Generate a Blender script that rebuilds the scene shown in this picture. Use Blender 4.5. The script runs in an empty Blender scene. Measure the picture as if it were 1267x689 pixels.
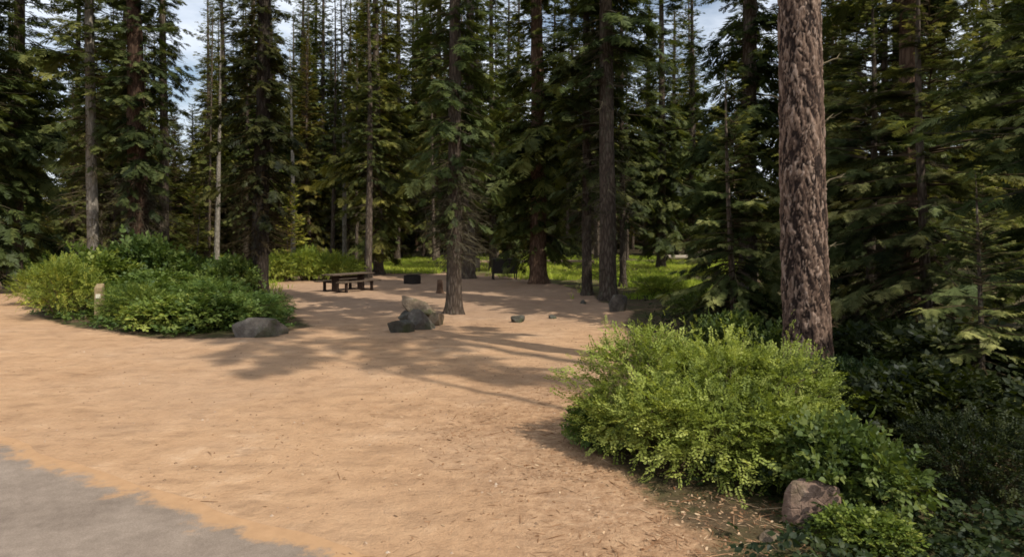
import bpy, math, random
import numpy as np

PI = math.pi
R = math.radians
rng = np.random.default_rng(7)
random.seed(7)
scene = bpy.context.scene
COL = scene.collection

# ------------------------------------------------------------------ camera model
CAM_H, FPX, HORIZON = 2.7, 800.0, 290.0      # photo pixels (1267 wide)
SUN_AZ = np.array([0.75, -0.66]) / np.hypot(0.75, 0.66)   # horizontal direction towards the sun
SUN_EL = 50.0

def ground_at(px, depth):
    """world x,y of a spot seen at photo column px at this depth"""
    return ((px - 633.5) / FPX * depth, depth)

# ------------------------------------------------------------------ object helpers
def tag(o, label=None, cat=None, group=None, kind=None):
    if label: o['label'] = label
    if cat: o['category'] = cat
    if group: o['group'] = group
    if kind: o['kind'] = kind
    return o

def empty(name, loc=(0, 0, 0), rz=0.0):
    o = bpy.data.objects.new(name, None)
    o.empty_display_size = 0.3
    COL.objects.link(o)
    o.location = loc
    o.rotation_euler = (0, 0, rz)
    return o

def link_mesh(name, me, parent=None, color=None):
    o = bpy.data.objects.new(name, me)
    COL.objects.link(o)
    if parent is not None: o.parent = parent
    if color is not None: o.color = (*color, 1.0)
    return o

class NB:
    """collects numpy vertex / face arrays into one mesh"""
    def __init__(s):
        s.v, s.f, s.a, s.n, s.mi, s.cur = [], [], [], 0, [], 0
    def add(s, v, f, tint=0.5):
        v = np.asarray(v, dtype=np.float32).reshape(-1, 3)
        f = np.asarray(f, dtype=np.int64)
        t = np.broadcast_to(np.asarray(tint, dtype=np.float32), (len(v),))
        s.v.append(v); s.f.append(f + s.n); s.a.append(t); s.n += len(v); s.mi.append(np.full(len(f), s.cur, dtype=np.int32))
    def mesh(s, name, mat, smooth=False):
        me = bpy.data.meshes.new(name)
        if not s.v: return me
        v = np.concatenate(s.v); a = np.concatenate(s.a)
        loops = np.concatenate([f.ravel() for f in s.f]).astype(np.int32)
        tot = np.concatenate([np.full(len(f), f.shape[1], dtype=np.int32) for f in s.f])
        start = np.concatenate([[0], np.cumsum(tot)[:-1]]).astype(np.int32)
        me.vertices.add(len(v)); me.vertices.foreach_set('co', v.ravel())
        me.loops.add(len(loops)); me.loops.foreach_set('vertex_index', loops)
        me.polygons.add(len(tot)); me.polygons.foreach_set('loop_start', start)
        me.polygons.foreach_set('loop_total', tot)
        at = me.attributes.new('tint', 'FLOAT', 'POINT'); at.data.foreach_set('value', a.astype(np.float32))
        me.polygons.foreach_set('use_smooth', np.full(len(tot), smooth, dtype=bool))
        me.update(calc_edges=True)
        for m_ in (mat if isinstance(mat, (list, tuple)) else (mat,)): me.materials.append(m_)
        if isinstance(mat, (list, tuple)): me.polygons.foreach_set('material_index', np.concatenate(s.mi))
        me.validate()
        return me

def unit(v):
    return v / np.maximum(np.linalg.norm(v, axis=-1, keepdims=True), 1e-9)

def tubes(nb, P, Rad, n=4, ref=(0, 0, 1), tint=0.5, cap=False):
    """P (B,K,3) paths, Rad (B,K)"""
    P = np.asarray(P, float); Rad = np.asarray(Rad, float)
    B, K, _ = P.shape
    T = unit(np.gradient(P, axis=1))
    ref = np.broadcast_to(np.asarray(ref, float), T.shape)
    U = unit(np.cross(T, ref)); V = np.cross(T, U)
    ang = np.arange(n) / n * 2 * PI
    ring = (U[:, :, None, :] * np.cos(ang)[None, None, :, None] + V[:, :, None, :] * np.sin(ang)[None, None, :, None])
    v = P[:, :, None, :] + ring * Rad[:, :, None, None]
    idx = np.arange(B * K * n).reshape(B, K, n)
    a = idx[:, :-1, :]; b = np.roll(idx, -1, axis=2)[:, :-1, :]
    c = np.roll(idx, -1, axis=2)[:, 1:, :]; d = idx[:, 1:, :]
    f = np.stack([a, d, c, b], -1).reshape(-1, 4)
    tt = np.asarray(tint, float)
    if tt.ndim == 1: tt = np.repeat(tt, K * n)
    nb.add(v.reshape(-1, 3), f, tt)
    if cap:
        for i in range(B):
            for k, rev in ((0, False), (K - 1, True)):
                q = idx[i, k]
                f1 = np.array([q[::-1] if rev else q]) if False else np.array([q])
                nb.f.append((f1 + nb.n - B * K * n).astype(np.int64))

def place(nb, tv, tf, O, X, up, S, tint, flat=1.0):
    """instance template (tv,tf) at O with x-axis X, approx up, scale S, into ONE mesh"""
    X = unit(X); Y = unit(np.cross(up, X)); Z = np.cross(X, Y)
    S = np.asarray(S, float)[:, None, None]
    v = O[:, None, :] + S * (tv[None, :, 0:1] * X[:, None, :] + tv[None, :, 1:2] * Y[:, None, :] + tv[None, :, 2:3] * Z[:, None, :])
    m, n = len(O), len(tv)
    f = (tf[None] + (np.arange(m) * n)[:, None, None]).reshape(-1, tf.shape[1])
    nb.add(v.reshape(-1, 3), f, np.repeat(np.asarray(tint, float), n))

# value noise in numpy
_perm = np.random.default_rng(3).random((256, 256))
def vnoise(x, y):
    xi = np.floor(x).astype(int); yi = np.floor(y).astype(int)
    fx = x - xi; fy = y - yi
    fx = fx * fx * (3 - 2 * fx); fy = fy * fy * (3 - 2 * fy)
    g = lambda i, j: _perm[i % 256, j % 256]
    return (g(xi, yi) * (1 - fx) + g(xi + 1, yi) * fx) * (1 - fy) + (g(xi, yi + 1) * (1 - fx) + g(xi + 1, yi + 1) * fx) * fy
def fbm(x, y, o=4):
    s = 0; a = 0.5
    for k in range(o):
        s = s + a * vnoise(x * 2 ** k + 17.3 * k, y * 2 ** k + 9.1 * k); a *= 0.5
    return s
def sstep(a, b, x):
    t = np.clip((x - a) / (b - a), 0, 1); return t * t * (3 - 2 * t)

# ------------------------------------------------------------------ materials
class MT:
    def __init__(s, name):
        s.m = bpy.data.materials.new(name); s.m.use_nodes = True
        s.t = s.m.node_tree; s.t.nodes.clear()
        s.out = s.t.nodes.new('ShaderNodeOutputMaterial')
    def n(s, typ, ins=None, **kw):
        nd = s.t.nodes.new(typ)
        for k, v in kw.items(): setattr(nd, k, v)
        if ins:
            for k, v in ins.items():
                if isinstance(v, bpy.types.NodeSocket): s.t.links.new(v, nd.inputs[k])
                else: nd.inputs[k].default_value = v
        return nd
    def ramp(s, fac, stops):
        r = s.n('ShaderNodeValToRGB', {'Fac': fac})
        cr = r.color_ramp
        while len(cr.elements) < len(stops): cr.elements.new(0.5)
        for e, (p, c) in zip(cr.elements, stops):
            e.position = p; e.color = (*c, 1) if len(c) == 3 else c
        return r.outputs['Color']
    def mix(s, fac, a, b, mode='MIX'):
        m = s.n('ShaderNodeMix', data_type='RGBA', blend_type=mode)
        for sock, v in ((m.inputs[0], fac), (m.inputs[6], a), (m.inputs[7], b)):
            if isinstance(v, bpy.types.NodeSocket): s.t.links.new(v, sock)
            else: sock.default_value = v if isinstance(v, (int, float)) else ((*v, 1) if len(v) == 3 else v)
        return m.outputs[2]
    def math(s, op, a, b=0.0):
        m = s.n('ShaderNodeMath', operation=op)
        for i, v in enumerate((a, b)):
            if isinstance(v, bpy.types.NodeSocket): s.t.links.new(v, m.inputs[i])
            else: m.inputs[i].default_value = v
        return m.outputs[0]
    def coord(s, scale=(1, 1, 1), kind='Object'):
        c = s.n('ShaderNodeTexCoord').outputs[kind]
        return s.n('ShaderNodeMapping', {'Vector': c, 'Scale': scale}).outputs[0]
    def noise(s, vec, scale, detail=4, rough=0.55):
        return s.n('ShaderNodeTexNoise', {'Vector': vec, 'Scale': scale, 'Detail': detail, 'Roughness': rough}).outputs['Fac']
    def attr(s, name='tint'):
        return s.n('ShaderNodeAttribute', attribute_name=name).outputs['Fac']
    def bsdf(s, color, rough=0.8, bump=None, strength=0.5, dist=0.02, metallic=0.0, spec=0.3):
        ins = {'Base Color': color if isinstance(color, bpy.types.NodeSocket) else (*color, 1), 'Roughness': rough, 'Metallic': metallic, 'Specular IOR Level': spec}
        if bump is not None:
            ins['Normal'] = s.n('ShaderNodeBump', {'Height': bump, 'Strength': strength, 'Distance': dist}).outputs[0]
        b = s.n('ShaderNodeBsdfPrincipled', ins)
        s.t.links.new(b.outputs[0], s.out.inputs['Surface'])
        return s.m

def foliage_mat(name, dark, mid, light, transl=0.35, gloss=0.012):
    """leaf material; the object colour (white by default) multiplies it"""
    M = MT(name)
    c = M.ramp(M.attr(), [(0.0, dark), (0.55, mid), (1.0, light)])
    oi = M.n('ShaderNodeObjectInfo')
    c = M.mix(1.0, c, oi.outputs['Color'], 'MULTIPLY')
    d = M.n('ShaderNodeBsdfDiffuse', {'Color': c})
    t = M.n('ShaderNodeBsdfTranslucent', {'Color': M.mix(1.0, c, (1.25, 1.2, 0.6), 'MULTIPLY')})
    m1 = M.n('ShaderNodeMixShader', {0: transl, 1: d.outputs[0], 2: t.outputs[0]})
    g = M.n('ShaderNodeBsdfGlossy', {'Color': (0.9, 0.95, 1, 1), 'Roughness': 0.55})
    m2 = M.n('ShaderNodeMixShader', {0: gloss, 1: m1.outputs[0], 2: g.outputs[0]})
    M.t.links.new(m2.outputs[0], M.out.inputs['Surface'])
    return M.m

def bark_mat(name, dark, mid, light, vs=(9, 9, 2.2), lichen=0.0):
    M = MT(name)
    co = M.coord(vs)
    warp = M.n('ShaderNodeVectorMath', {0: co, 1: M.n('ShaderNodeTexNoise', {'Vector': co, 'Scale': 1.2, 'Detail': 3}).outputs['Color']}, operation='ADD').outputs[0]
    vor = M.n('ShaderNodeTexVoronoi', {'Vector': warp, 'Scale': 1.0}, feature='DISTANCE_TO_EDGE').outputs['Distance']
    plate = M.n('ShaderNodeMapRange', {0: vor, 1: 0.0, 2: 0.28}).outputs[0]
    fine = M.noise(co, 3.5, 6, 0.7)
    big = M.noise(M.coord((0.8, 0.8, 0.35)), 1.0, 3)
    h = M.math('ADD', M.math('MULTIPLY', plate, 0.7), M.math('MULTIPLY', fine, 0.5))
    c = M.ramp(h, [(0.1, dark), (0.6, mid), (1.0, light)])
    c = M.mix(M.math('MULTIPLY', big, 0.6), c, mid)
    if lichen > 0:
        lm = M.ramp(M.noise(M.coord((3, 3, 1.2)), 1.5, 5, 0.65), [(0.56, (0, 0, 0)), (0.68, (lichen,) * 3)])
        c = M.mix(lm, c, (0.20, 0.21, 0.14))
    oi = M.n('ShaderNodeObjectInfo')
    c = M.mix(1.0, c, oi.outputs['Color'], 'MULTIPLY')
    return M.bsdf(c, 0.9, h, 0.9, 0.035, spec=0.15)

MAT = {}
MAT['fir'] = foliage_mat('fir_needles', (0.022, 0.031, 0.010), (0.076, 0.096, 0.028), (0.18, 0.19, 0.062), 0.32)
MAT['near_fir'] = foliage_mat('near_fir_needles', (0.020, 0.030, 0.010), (0.095, 0.12, 0.038), (0.36, 0.37, 0.145), 0.32)  # light end raised so the bough tips look sunlit
MAT['bright'] = foliage_mat('bright_leaves', (0.055, 0.08, 0.014), (0.255, 0.305, 0.055), (0.46, 0.49, 0.13), 0.40)
MAT['shrub'] = foliage_mat('shrub_leaves', (0.024, 0.045, 0.011), (0.072, 0.106, 0.024), (0.17, 0.20, 0.06), 0.32, 0.015)
MAT['grass'] = foliage_mat('meadow_grass', (0.06, 0.085, 0.02), (0.135, 0.18, 0.036), (0.27, 0.285, 0.08), 0.35, 0.0)
MAT['twig'] = foliage_mat('dry_twigs', (0.03, 0.024, 0.016), (0.075, 0.06, 0.038), (0.14, 0.125, 0.085), 0.0, 0.0)
MAT['stem'] = foliage_mat('shrub_stems', (0.05, 0.035, 0.02), (0.10, 0.075, 0.04), (0.16, 0.12, 0.07), 0.0, 0.0)
MAT['bark'] = bark_mat('fir_bark', (0.03, 0.022, 0.016), (0.095, 0.07, 0.052), (0.17, 0.135, 0.105), lichen=0.35)
MAT['red_bark'] = bark_mat('red_bark', (0.035, 0.02, 0.013), (0.13, 0.075, 0.048), (0.21, 0.135, 0.09))
MAT['pale_bark'] = bark_mat('pale_bark', (0.11, 0.095, 0.075), (0.26, 0.225, 0.18), (0.36, 0.32, 0.27), lichen=0.3)

def pine_mat():
    M = MT('pine_plate_bark')
    edge = M.attr('tint'); cell = M.attr('cell')
    co = M.coord((5, 5, 1.6))
    fine = M.noise(co, 5, 7, 0.7)
    flakes = M.n('ShaderNodeTexVoronoi', {'Vector': M.coord((16, 16, 9)), 'Scale': 1.2}, feature='F1').outputs['Distance']
    plate = M.ramp(M.math('ADD', M.math('MULTIPLY', cell, 0.35), M.math('MULTIPLY', fine, 0.75)),
                   [(0.26, (0.04, 0.025, 0.018)), (0.46, (0.112, 0.069, 0.049)), (0.62, (0.215, 0.142, 0.102)), (0.85, (0.40, 0.30, 0.24))])
    c = M.mix(M.n('ShaderNodeMapRange', {0: edge, 1: 0.05, 2: 0.5}).outputs[0], (0.022, 0.013, 0.010), plate)
    h = M.math('ADD', M.math('MULTIPLY', fine, 0.8), M.math('MULTIPLY', flakes, 0.5))
    return M.bsdf(c, 0.88, h, 0.8, 0.02, spec=0.2)
MAT['pine'] = pine_mat()

def rock_mat(name, a, b, c_, moss=0.0):
    M = MT(name)
    co = M.coord()
    n1 = M.noise(co, 3.0, 8, 0.65); n2 = M.noise(co, 16.0, 5, 0.7)
    v = M.n('ShaderNodeTexVoronoi', {'Vector': co, 'Scale': 7.0}, feature='DISTANCE_TO_EDGE').outputs['Distance']
    col = M.ramp(M.math('ADD', M.math('MULTIPLY', n1, 0.65), M.math('MULTIPLY', n2, 0.35)), [(0.3, a), (0.5, b), (0.72, c_)])
    if moss:
        mm = M.ramp(M.noise(co, 2.2, 5, 0.6), [(0.5, (0, 0, 0)), (0.62, (moss,) * 3)])
        col = M.mix(mm, col, (0.05, 0.065, 0.02))
    h = M.math('ADD', n1, M.math('MULTIPLY', n2, 0.5))
    h = M.math('ADD', h, M.math('MULTIPLY', M.ramp(v, [(0, (0, 0, 0)), (0.06, (1, 1, 1))]), 0.12))
    return M.bsdf(col, 0.88, h, 0.9, 0.06, spec=0.2)
MAT['rock'] = rock_mat('grey_rock', (0.042, 0.034, 0.027), (0.115, 0.098, 0.08), (0.25, 0.22, 0.185), 0.5)
MAT['tan_rock'] = rock_mat('tan_rock', (0.06, 0.043, 0.028), (0.17, 0.125, 0.083), (0.34, 0.27, 0.19), 0.7)
MAT['red_rock'] = rock_mat('red_rock', (0.07, 0.042, 0.03), (0.22, 0.145, 0.105), (0.42, 0.31, 0.24), 0.5)
MAT['dark_rock'] = rock_mat('dark_rock', (0.03, 0.027, 0.022), (0.08, 0.075, 0.06), (0.17, 0.16, 0.13), 0.7)

def ground_mat():
    M = MT('campsite_ground')
    co = M.coord()
    sand = M.attr('sand'); litter = M.attr('litter')
    big = M.noise(co, 0.45, 5, 0.6); mid = M.noise(co, 2.6, 6, 0.62); fine = M.noise(co, 26, 5, 0.7)
    grit = M.noise(co, 110, 3, 0.7)
    s = M.math('ADD', M.math('ADD', M.math('MULTIPLY', big, 0.42), M.math('MULTIPLY', mid, 0.40)), M.math('MULTIPLY', fine, 0.18))
    sc = M.ramp(s, [(0.34, (0.265, 0.158, 0.088)), (0.45, (0.41, 0.25, 0.139)), (0.55, (0.475, 0.297, 0.168)), (0.68, (0.61, 0.42, 0.27))])
    sc = M.mix(M.ramp(grit, [(0.30, (0.45, 0.45, 0.45)), (0.42, (0, 0, 0))]), sc, (0.25, 0.14, 0.075))
    # small stones and crumbs in the sand
    peb = M.n('ShaderNodeTexVoronoi', {'Vector': co, 'Scale': 9.0, 'Randomness': 1.0}, feature='F1')
    pm = M.math('MULTIPLY', M.ramp(peb.outputs['Distance'], [(0.10, (1, 1, 1)), (0.16, (0, 0, 0))]),
                M.ramp(M.n('ShaderNodeSeparateColor', {0: peb.outputs['Color']}).outputs[0], [(0.80, (0, 0, 0)), (0.86, (1, 1, 1))]))
    sc = M.mix(M.math('MULTIPLY', pm, 0.6), sc, (0.22, 0.13, 0.075))
    # scuffed darker drifts of needles
    scuff = M.ramp(M.noise(M.coord((0.7, 1.5, 1)), 2.0, 7, 0.68), [(0.50, (0, 0, 0)), (0.64, (0.65, 0.65, 0.65))])
    sc = M.mix(scuff, sc, (0.285, 0.175, 0.10))
    grey = M.ramp(M.noise(co, 0.22, 4, 0.6), [(0.45, (0, 0, 0)), (0.62, (0.28, 0.28, 0.28))])
    sc = M.mix(grey, sc, (0.36, 0.245, 0.165))
    sc = M.mix(M.math('MULTIPLY', M.attr('back_shade'), 0.55), sc, M.mix(mid, (0.20, 0.135, 0.095), (0.40, 0.28, 0.20)))  # back of the sand darkened to stand in for tree shade
    lit = M.math('MULTIPLY', litter, M.ramp(M.noise(co, 7, 6, 0.7), [(0.40, (0, 0, 0)), (0.62, (1, 1, 1))]))
    sc = M.mix(M.math('MULTIPLY', lit, 0.75), sc, (0.23, 0.125, 0.065))
    duff = M.ramp(M.math('ADD', M.math('MULTIPLY', mid, 0.5), M.math('MULTIPLY', fine, 0.5)),
                  [(0.33, (0.035, 0.024, 0.014)), (0.52, (0.095, 0.064, 0.036)), (0.70, (0.19, 0.135, 0.08))])
    green = M.ramp(M.noise(co, 0.8, 5, 0.65), [(0.44, (0, 0, 0)), (0.60, (0.8, 0.8, 0.8))])
    duff = M.mix(green, duff, M.mix(M.attr('meadow'), (0.05, 0.058, 0.018), (0.20, 0.225, 0.06)))
    edge = M.math('ADD', sand, M.math('MULTIPLY', M.math('SUBTRACT', M.noise(co, 3.2, 6, 0.65), 0.5), 0.9))
    k = M.ramp(edge, [(0.38, (0, 0, 0)), (0.62, (1, 1, 1))])
    c = M.mix(k, duff, sc)
    h = M.math('ADD', M.math('ADD', M.math('MULTIPLY', mid, 0.8), M.math('MULTIPLY', fine, 0.35)), M.math('MULTIPLY', pm, 0.15))
    h = M.math('ADD', h, M.math('MULTIPLY', M.noise(co, 9, 6, 0.7), 0.7))
    return M.bsdf(c, 0.95, h, 0.9, 0.06, spec=0.12)
MAT['ground'] = ground_mat()

def road_mat():
    M = MT('asphalt')
    co = M.coord()
    f = M.noise(co, 90, 4, 0.75); b = M.noise(co, 0.9, 5, 0.6); m = M.noise(co, 7, 5, 0.6)
    c = M.ramp(M.math('ADD', M.math('MULTIPLY', f, 0.45), M.math('ADD', M.math('MULTIPLY', b, 0.35), M.math('MULTIPLY', m, 0.2))),
               [(0.36, (0.125, 0.096, 0.074)), (0.5, (0.215, 0.168, 0.13)), (0.64, (0.32, 0.255, 0.20))])
    e = M.math('ADD', M.attr('sand'), M.math('MULTIPLY', M.math('SUBTRACT', M.noise(co, 3.0, 8, 0.72), 0.5), 1.3))
    k = M.ramp(e, [(0.58, (0, 0, 0)), (0.80, (1, 1, 1))])
    c = M.mix(k, c, M.mix(m, (0.30, 0.175, 0.09), (0.47, 0.285, 0.15)))
    return M.bsdf(c, 0.9, M.math('ADD', f, M.math('MULTIPLY', m, 0.3)), 0.35, 0.01, spec=0.2)
MAT['road'] = road_mat()

def wood_mat(name, a, b, c_, sc=(2, 18, 18)):
    M = MT(name)
    g = M.noise(M.coord(sc), 2.0, 7, 0.65); st = M.noise(M.coord(), 5, 4)
    c = M.ramp(M.math('ADD', M.math('MULTIPLY', g, 0.7), M.math('MULTIPLY', st, 0.3)), [(0.3, a), (0.52, b), (0.72, c_)])
    return M.bsdf(c, 0.8, g, 0.5, 0.01, spec=0.25)
MAT['plank'] = wood_mat('weathered_planks', (0.05, 0.034, 0.022), (0.105, 0.075, 0.05), (0.18, 0.135, 0.095))
MAT['dark_wood'] = wood_mat('dark_stained_wood', (0.018, 0.011, 0.008), (0.04, 0.024, 0.017), (0.07, 0.045, 0.03))
MAT['post'] = wood_mat('post_wood', (0.12, 0.085, 0.045), (0.25, 0.185, 0.10), (0.36, 0.28, 0.165), (14, 14, 2))
MAT['log'] = wood_mat('bleached_log', (0.17, 0.135, 0.10), (0.33, 0.28, 0.215), (0.46, 0.40, 0.32), (1.5, 9, 9))
MAT['log_dark'] = wood_mat('brown_log', (0.12, 0.075, 0.045), (0.26, 0.17, 0.11), (0.40, 0.30, 0.21), (1.5, 9, 9))
def paint(name, c, rough=0.6, metal=0.0):
    M = MT(name)
    n = M.noise(M.coord(), 6, 5, 0.65)
    col = M.mix(M.ramp(n, [(0.45, (0, 0, 0)), (0.7, (0.5, 0.5, 0.5))]), c, tuple(x * 0.5 + 0.02 for x in c))
    return M.bsdf(col, rough, n, 0.15, 0.01, metallic=metal)
MAT['steel'] = paint('rusty_dark_steel', (0.028, 0.022, 0.019), 0.65, 0.3)
MAT['locker'] = paint('dark_brown_paint', (0.022, 0.016, 0.012), 0.5)
MAT['plate'] = paint('pale_plate', (0.62, 0.58, 0.45), 0.5)
MAT['litter'] = foliage_mat('bark_chips', (0.13, 0.062, 0.03), (0.29, 0.165, 0.09), (0.52, 0.37, 0.23), 0.0, 0.0)
MAT['pebble'] = foliage_mat('pebble_stone', (0.12, 0.075, 0.045), (0.27, 0.175, 0.11), (0.45, 0.35, 0.26), 0.0, 0.0)

# ------------------------------------------------------------------ world and sun
W = bpy.data.worlds.new('World'); scene.world = W; W.use_nodes = True
nt = W.node_tree; bg = nt.nodes['Background']
sky = nt.nodes.new('ShaderNodeTexSky'); sky.sky_type = 'NISHITA'; sky.sun_disc = False
sky.sun_elevation = R(SUN_EL); sky.sun_rotation = math.atan2(SUN_AZ[0], SUN_AZ[1])
sky.air_density = 1.2; sky.dust_density = 2.0; sky.ozone_density = 1.5
tc = nt.nodes.new('ShaderNodeTexCoord'); mp = nt.nodes.new('ShaderNodeMapping'); mp.inputs['Scale'].default_value = (1, 1, 2.5)
nz = nt.nodes.new('ShaderNodeTexNoise'); nz.inputs['Scale'].default_value = 3.2; nz.inputs['Detail'].default_value = 6; nz.inputs['Roughness'].default_value = 0.58
rp = nt.nodes.new('ShaderNodeValToRGB'); rp.color_ramp.elements[0].position = 0.34; rp.color_ramp.elements[1].position = 0.58
rp.color_ramp.elements[1].color = (0.85, 0.85, 0.85, 1)
mx = nt.nodes.new('ShaderNodeMix'); mx.data_type = 'RGBA'; mx.inputs[7].default_value = (8.4, 8.9, 9.7, 1)
nt.links.new(tc.outputs['Generated'], mp.inputs['Vector']); nt.links.new(mp.outputs[0], nz.inputs['Vector'])
nt.links.new(nz.outputs['Fac'], rp.inputs['Fac']); nt.links.new(rp.outputs['Color'], mx.inputs[0])
nt.links.new(sky.outputs[0], mx.inputs[6]); nt.links.new(mx.outputs[2], bg.inputs['Color'])
bg.inputs['Strength'].default_value = 0.125
sl = bpy.data.lights.new('sun', 'SUN'); sl.energy = 4.7; sl.angle = R(0.55); sl.color = (1.0, 0.94, 0.83)
so = bpy.data.objects.new('sun', sl); COL.objects.link(so); so.location = (20, -20, 40)
from mathutils import Vector, Matrix
sd = Vector((SUN_AZ[0] * math.cos(R(SUN_EL)), SUN_AZ[1] * math.cos(R(SUN_EL)), math.sin(R(SUN_EL))))
so.rotation_euler = sd.to_track_quat('Z', 'Y').to_euler()

# ------------------------------------------------------------------ ground
SAND = np.array([(-60, 14), (-13.5, 8.0), (-7, 4), (0.2, 3.0), (1.75, 5.6), (1.55, 6.2), (1.05, 8.2), (0.85, 9.6), (1.6, 11.8),
                 (2.8, 15), (3.3, 19), (4.2, 22.5), (3.6, 26.0), (3.5, 30), (2.2, 36), (0.5, 41), (-4, 44), (-10, 46), (-14.5, 41),
                 (-12.8, 33), (-10.5, 28), (-8.0, 23), (-5.9, 19.0), (-6.3, 17.0), (-9.0, 16.6), (-13, 19.0), (-16.5, 22), (-18, 27),
                 (-26, 40), (-36, 52), (-42, 52), (-44, 34)], float)
def sdist(x, y, poly):
    d = np.full(x.shape, 1e9); ins = np.zeros(x.shape, bool)
    n = len(poly)
    for i in range(n):
        ax, ay = poly[i]; bx, by = poly[(i + 1) % n]
        ex, ey = bx - ax, by - ay
        t = np.clip(((x - ax) * ex + (y - ay) * ey) / (ex * ex + ey * ey), 0, 1)
        d = np.minimum(d, np.hypot(x - ax - t * ex, y - ay - t * ey))
        c = ((ay > y) != (by > y)) & (x < (bx - ax) * (y - ay) / (by - ay + 1e-12) + ax)
        ins ^= c
    return np.where(ins, d, -d)
RE0 = np.array([-7.0, 8.75]); RU = np.array([0.868, -0.497]); RN = np.array([-0.497, -0.868])   # road edge, its direction, towards the road
def road_s(x, y): return (x - RE0[0]) * RN[0] + (y - RE0[1]) * RN[1]       # >0 on the road
def gz(x, y):
    x = np.asarray(x, float); y = np.asarray(y, float)
    k = sstep(0.3, 2.5, -road_s(x, y))
    far = sstep(25, 60, np.hypot(x, y))
    z = (fbm(x * 0.22 + 5, y * 0.22, 3) - 0.45) * 0.30 * (0.35 + far) + (fbm(x * 1.3, y * 1.3 + 40, 3) - 0.45) * 0.06 + (fbm(x * 3.6 + 11, y * 3.6, 3) - 0.45) * 0.035
    out = sstep(0.0, 3.0, -sdist(x, y, SAND))
    z = z + out * (fbm(x * 0.6 + 90, y * 0.6, 3) - 0.35) * 0.22
    return z * k
def axis(lo_d, hi_d, step, lo, hi, grow=1.09):
    a = list(np.arange(lo_d, hi_d, step)); s = step
    while a[-1] < hi: s *= grow; a.append(a[-1] + s)
    s = step; b = []
    p = a[0]
    while p > lo: s *= grow; p -= s; b.append(p)
    return np.array(b[::-1] + a)
gx = axis(-11, 7, 0.11, -420, 420); gy = axis(4, 20, 0.11, -160, 520)
X, Y = np.meshgrid(gx, gy); Z = gz(X, Y)
V = np.stack([X, Y, Z], -1).reshape(-1, 3)
ny, nx = X.shape
ii = np.arange(nx * ny).reshape(ny, nx)
F = np.stack([ii[:-1, :-1], ii[:-1, 1:], ii[1:, 1:], ii[1:, :-1]], -1).reshape(-1, 4)
nb = NB(); nb.add(V, F)
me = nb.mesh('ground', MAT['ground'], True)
SD = sdist(X, Y, SAND)
a = me.attributes.new('sand', 'FLOAT', 'POINT'); a.data.foreach_set('value', sstep(-0.7, 0.7, SD).ravel().astype(np.float32))
lit = sstep(3.2, 0.2, SD) * sstep(15, 9, Y) * sstep(-3.0, 0.2, X + 0.25 * (Y - 6))
a = me.attributes.new('litter', 'FLOAT', 'POINT'); a.data.foreach_set('value', lit.ravel().astype(np.float32))
back_shade = sstep(16, 24, Y + 1.5 * (fbm(X * .5, Y * .5, 3) - .5)) * sstep(-16, -9, X)  # mask for the shade painted on the back dirt
a = me.attributes.new('back_shade', 'FLOAT', 'POINT'); a.data.foreach_set('value', back_shade.ravel().astype(np.float32))
mead = sstep(27, 36, Y) * sstep(95, 80, Y) * (1 - sstep(-8, -16, X) * sstep(40, 34, Y))
a = me.attributes.new('meadow', 'FLOAT', 'POINT'); a.data.foreach_set('value', mead.ravel().astype(np.float32))
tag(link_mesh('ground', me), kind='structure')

# road: one sheet with a ragged edge
L = np.concatenate([np.arange(-60, -6, 1.0), np.arange(-6, 14, 0.10), np.arange(14, 60, 1.0)])
wob = (fbm(L * 0.55, L * 0 + 3, 4) - 0.47) * 0.55
cols = np.concatenate([np.linspace(0, 1.2, 14), np.linspace(1.6, 5.2, 8)])
P = RE0[None, None] + RU[None, None] * L[:, None, None] + RN[None, None] * (cols[None, :, None] + wob[:, None, None] * np.clip(1 - cols / 4, 0, 1)[None, :, None])
Zr = np.full(P.shape[:2], 0.0)
Zr = np.maximum(gz(P[..., 0], P[..., 1]), 0) + 0.004 + 0.012 * sstep(0, 0.5, cols)[None] + 0 * Zr
nb = NB(); m, n = P.shape[:2]; ii = np.arange(m * n).reshape(m, n)
nb.add(np.concatenate([P, Zr[..., None]], -1).reshape(-1, 3), np.stack([ii[:-1, :-1], ii[:-1, 1:], ii[1:, 1:], ii[1:, :-1]], -1).reshape(-1, 4)[:, ::-1])
me = nb.mesh('road', MAT['road'], True)
a = me.attributes.new('sand', 'FLOAT', 'POINT'); a.data.foreach_set('value', np.broadcast_to(np.clip(1.0 - cols / 0.8, 0, 1)[None], (m, n)).ravel().astype(np.float32))
tag(link_mesh('road', me), kind='structure')

# ------------------------------------------------------------------ foliage templates
def diamond(o, d, w, nrm=(0, 0, 1), fold=0.0):
    o = np.array(o, float); d = np.array(d, float)
    s = np.cross(nrm, d); s = s / (np.linalg.norm(s) + 1e-9) * w
    up = np.array(nrm, float) * fold
    return [o, o + d * 0.45 + s + up, o + d, o + d * 0.45 - s + up]

def six_leaf(v, f, o, d, w, nrm, fold):
    o = np.array(o, float); d = np.array(d, float)
    sd = np.cross(nrm, d); sd = sd / (np.linalg.norm(sd) + 1e-9) * w; up = np.array(nrm, float) * fold
    b = len(v)
    v += [o, o + d * .28 + sd * .85 + up, o + d * .62 + sd * .8 + up, o + d - up * .8, o + d * .62 - sd * .8 + up, o + d * .28 - sd * .85 + up, o + d * .5]
    f += [(b + 6, b, b + 1), (b + 6, b + 1, b + 2), (b + 6, b + 2, b + 3), (b + 6, b + 3, b + 4), (b + 6, b + 4, b + 5), (b + 6, b + 5, b)]

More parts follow.
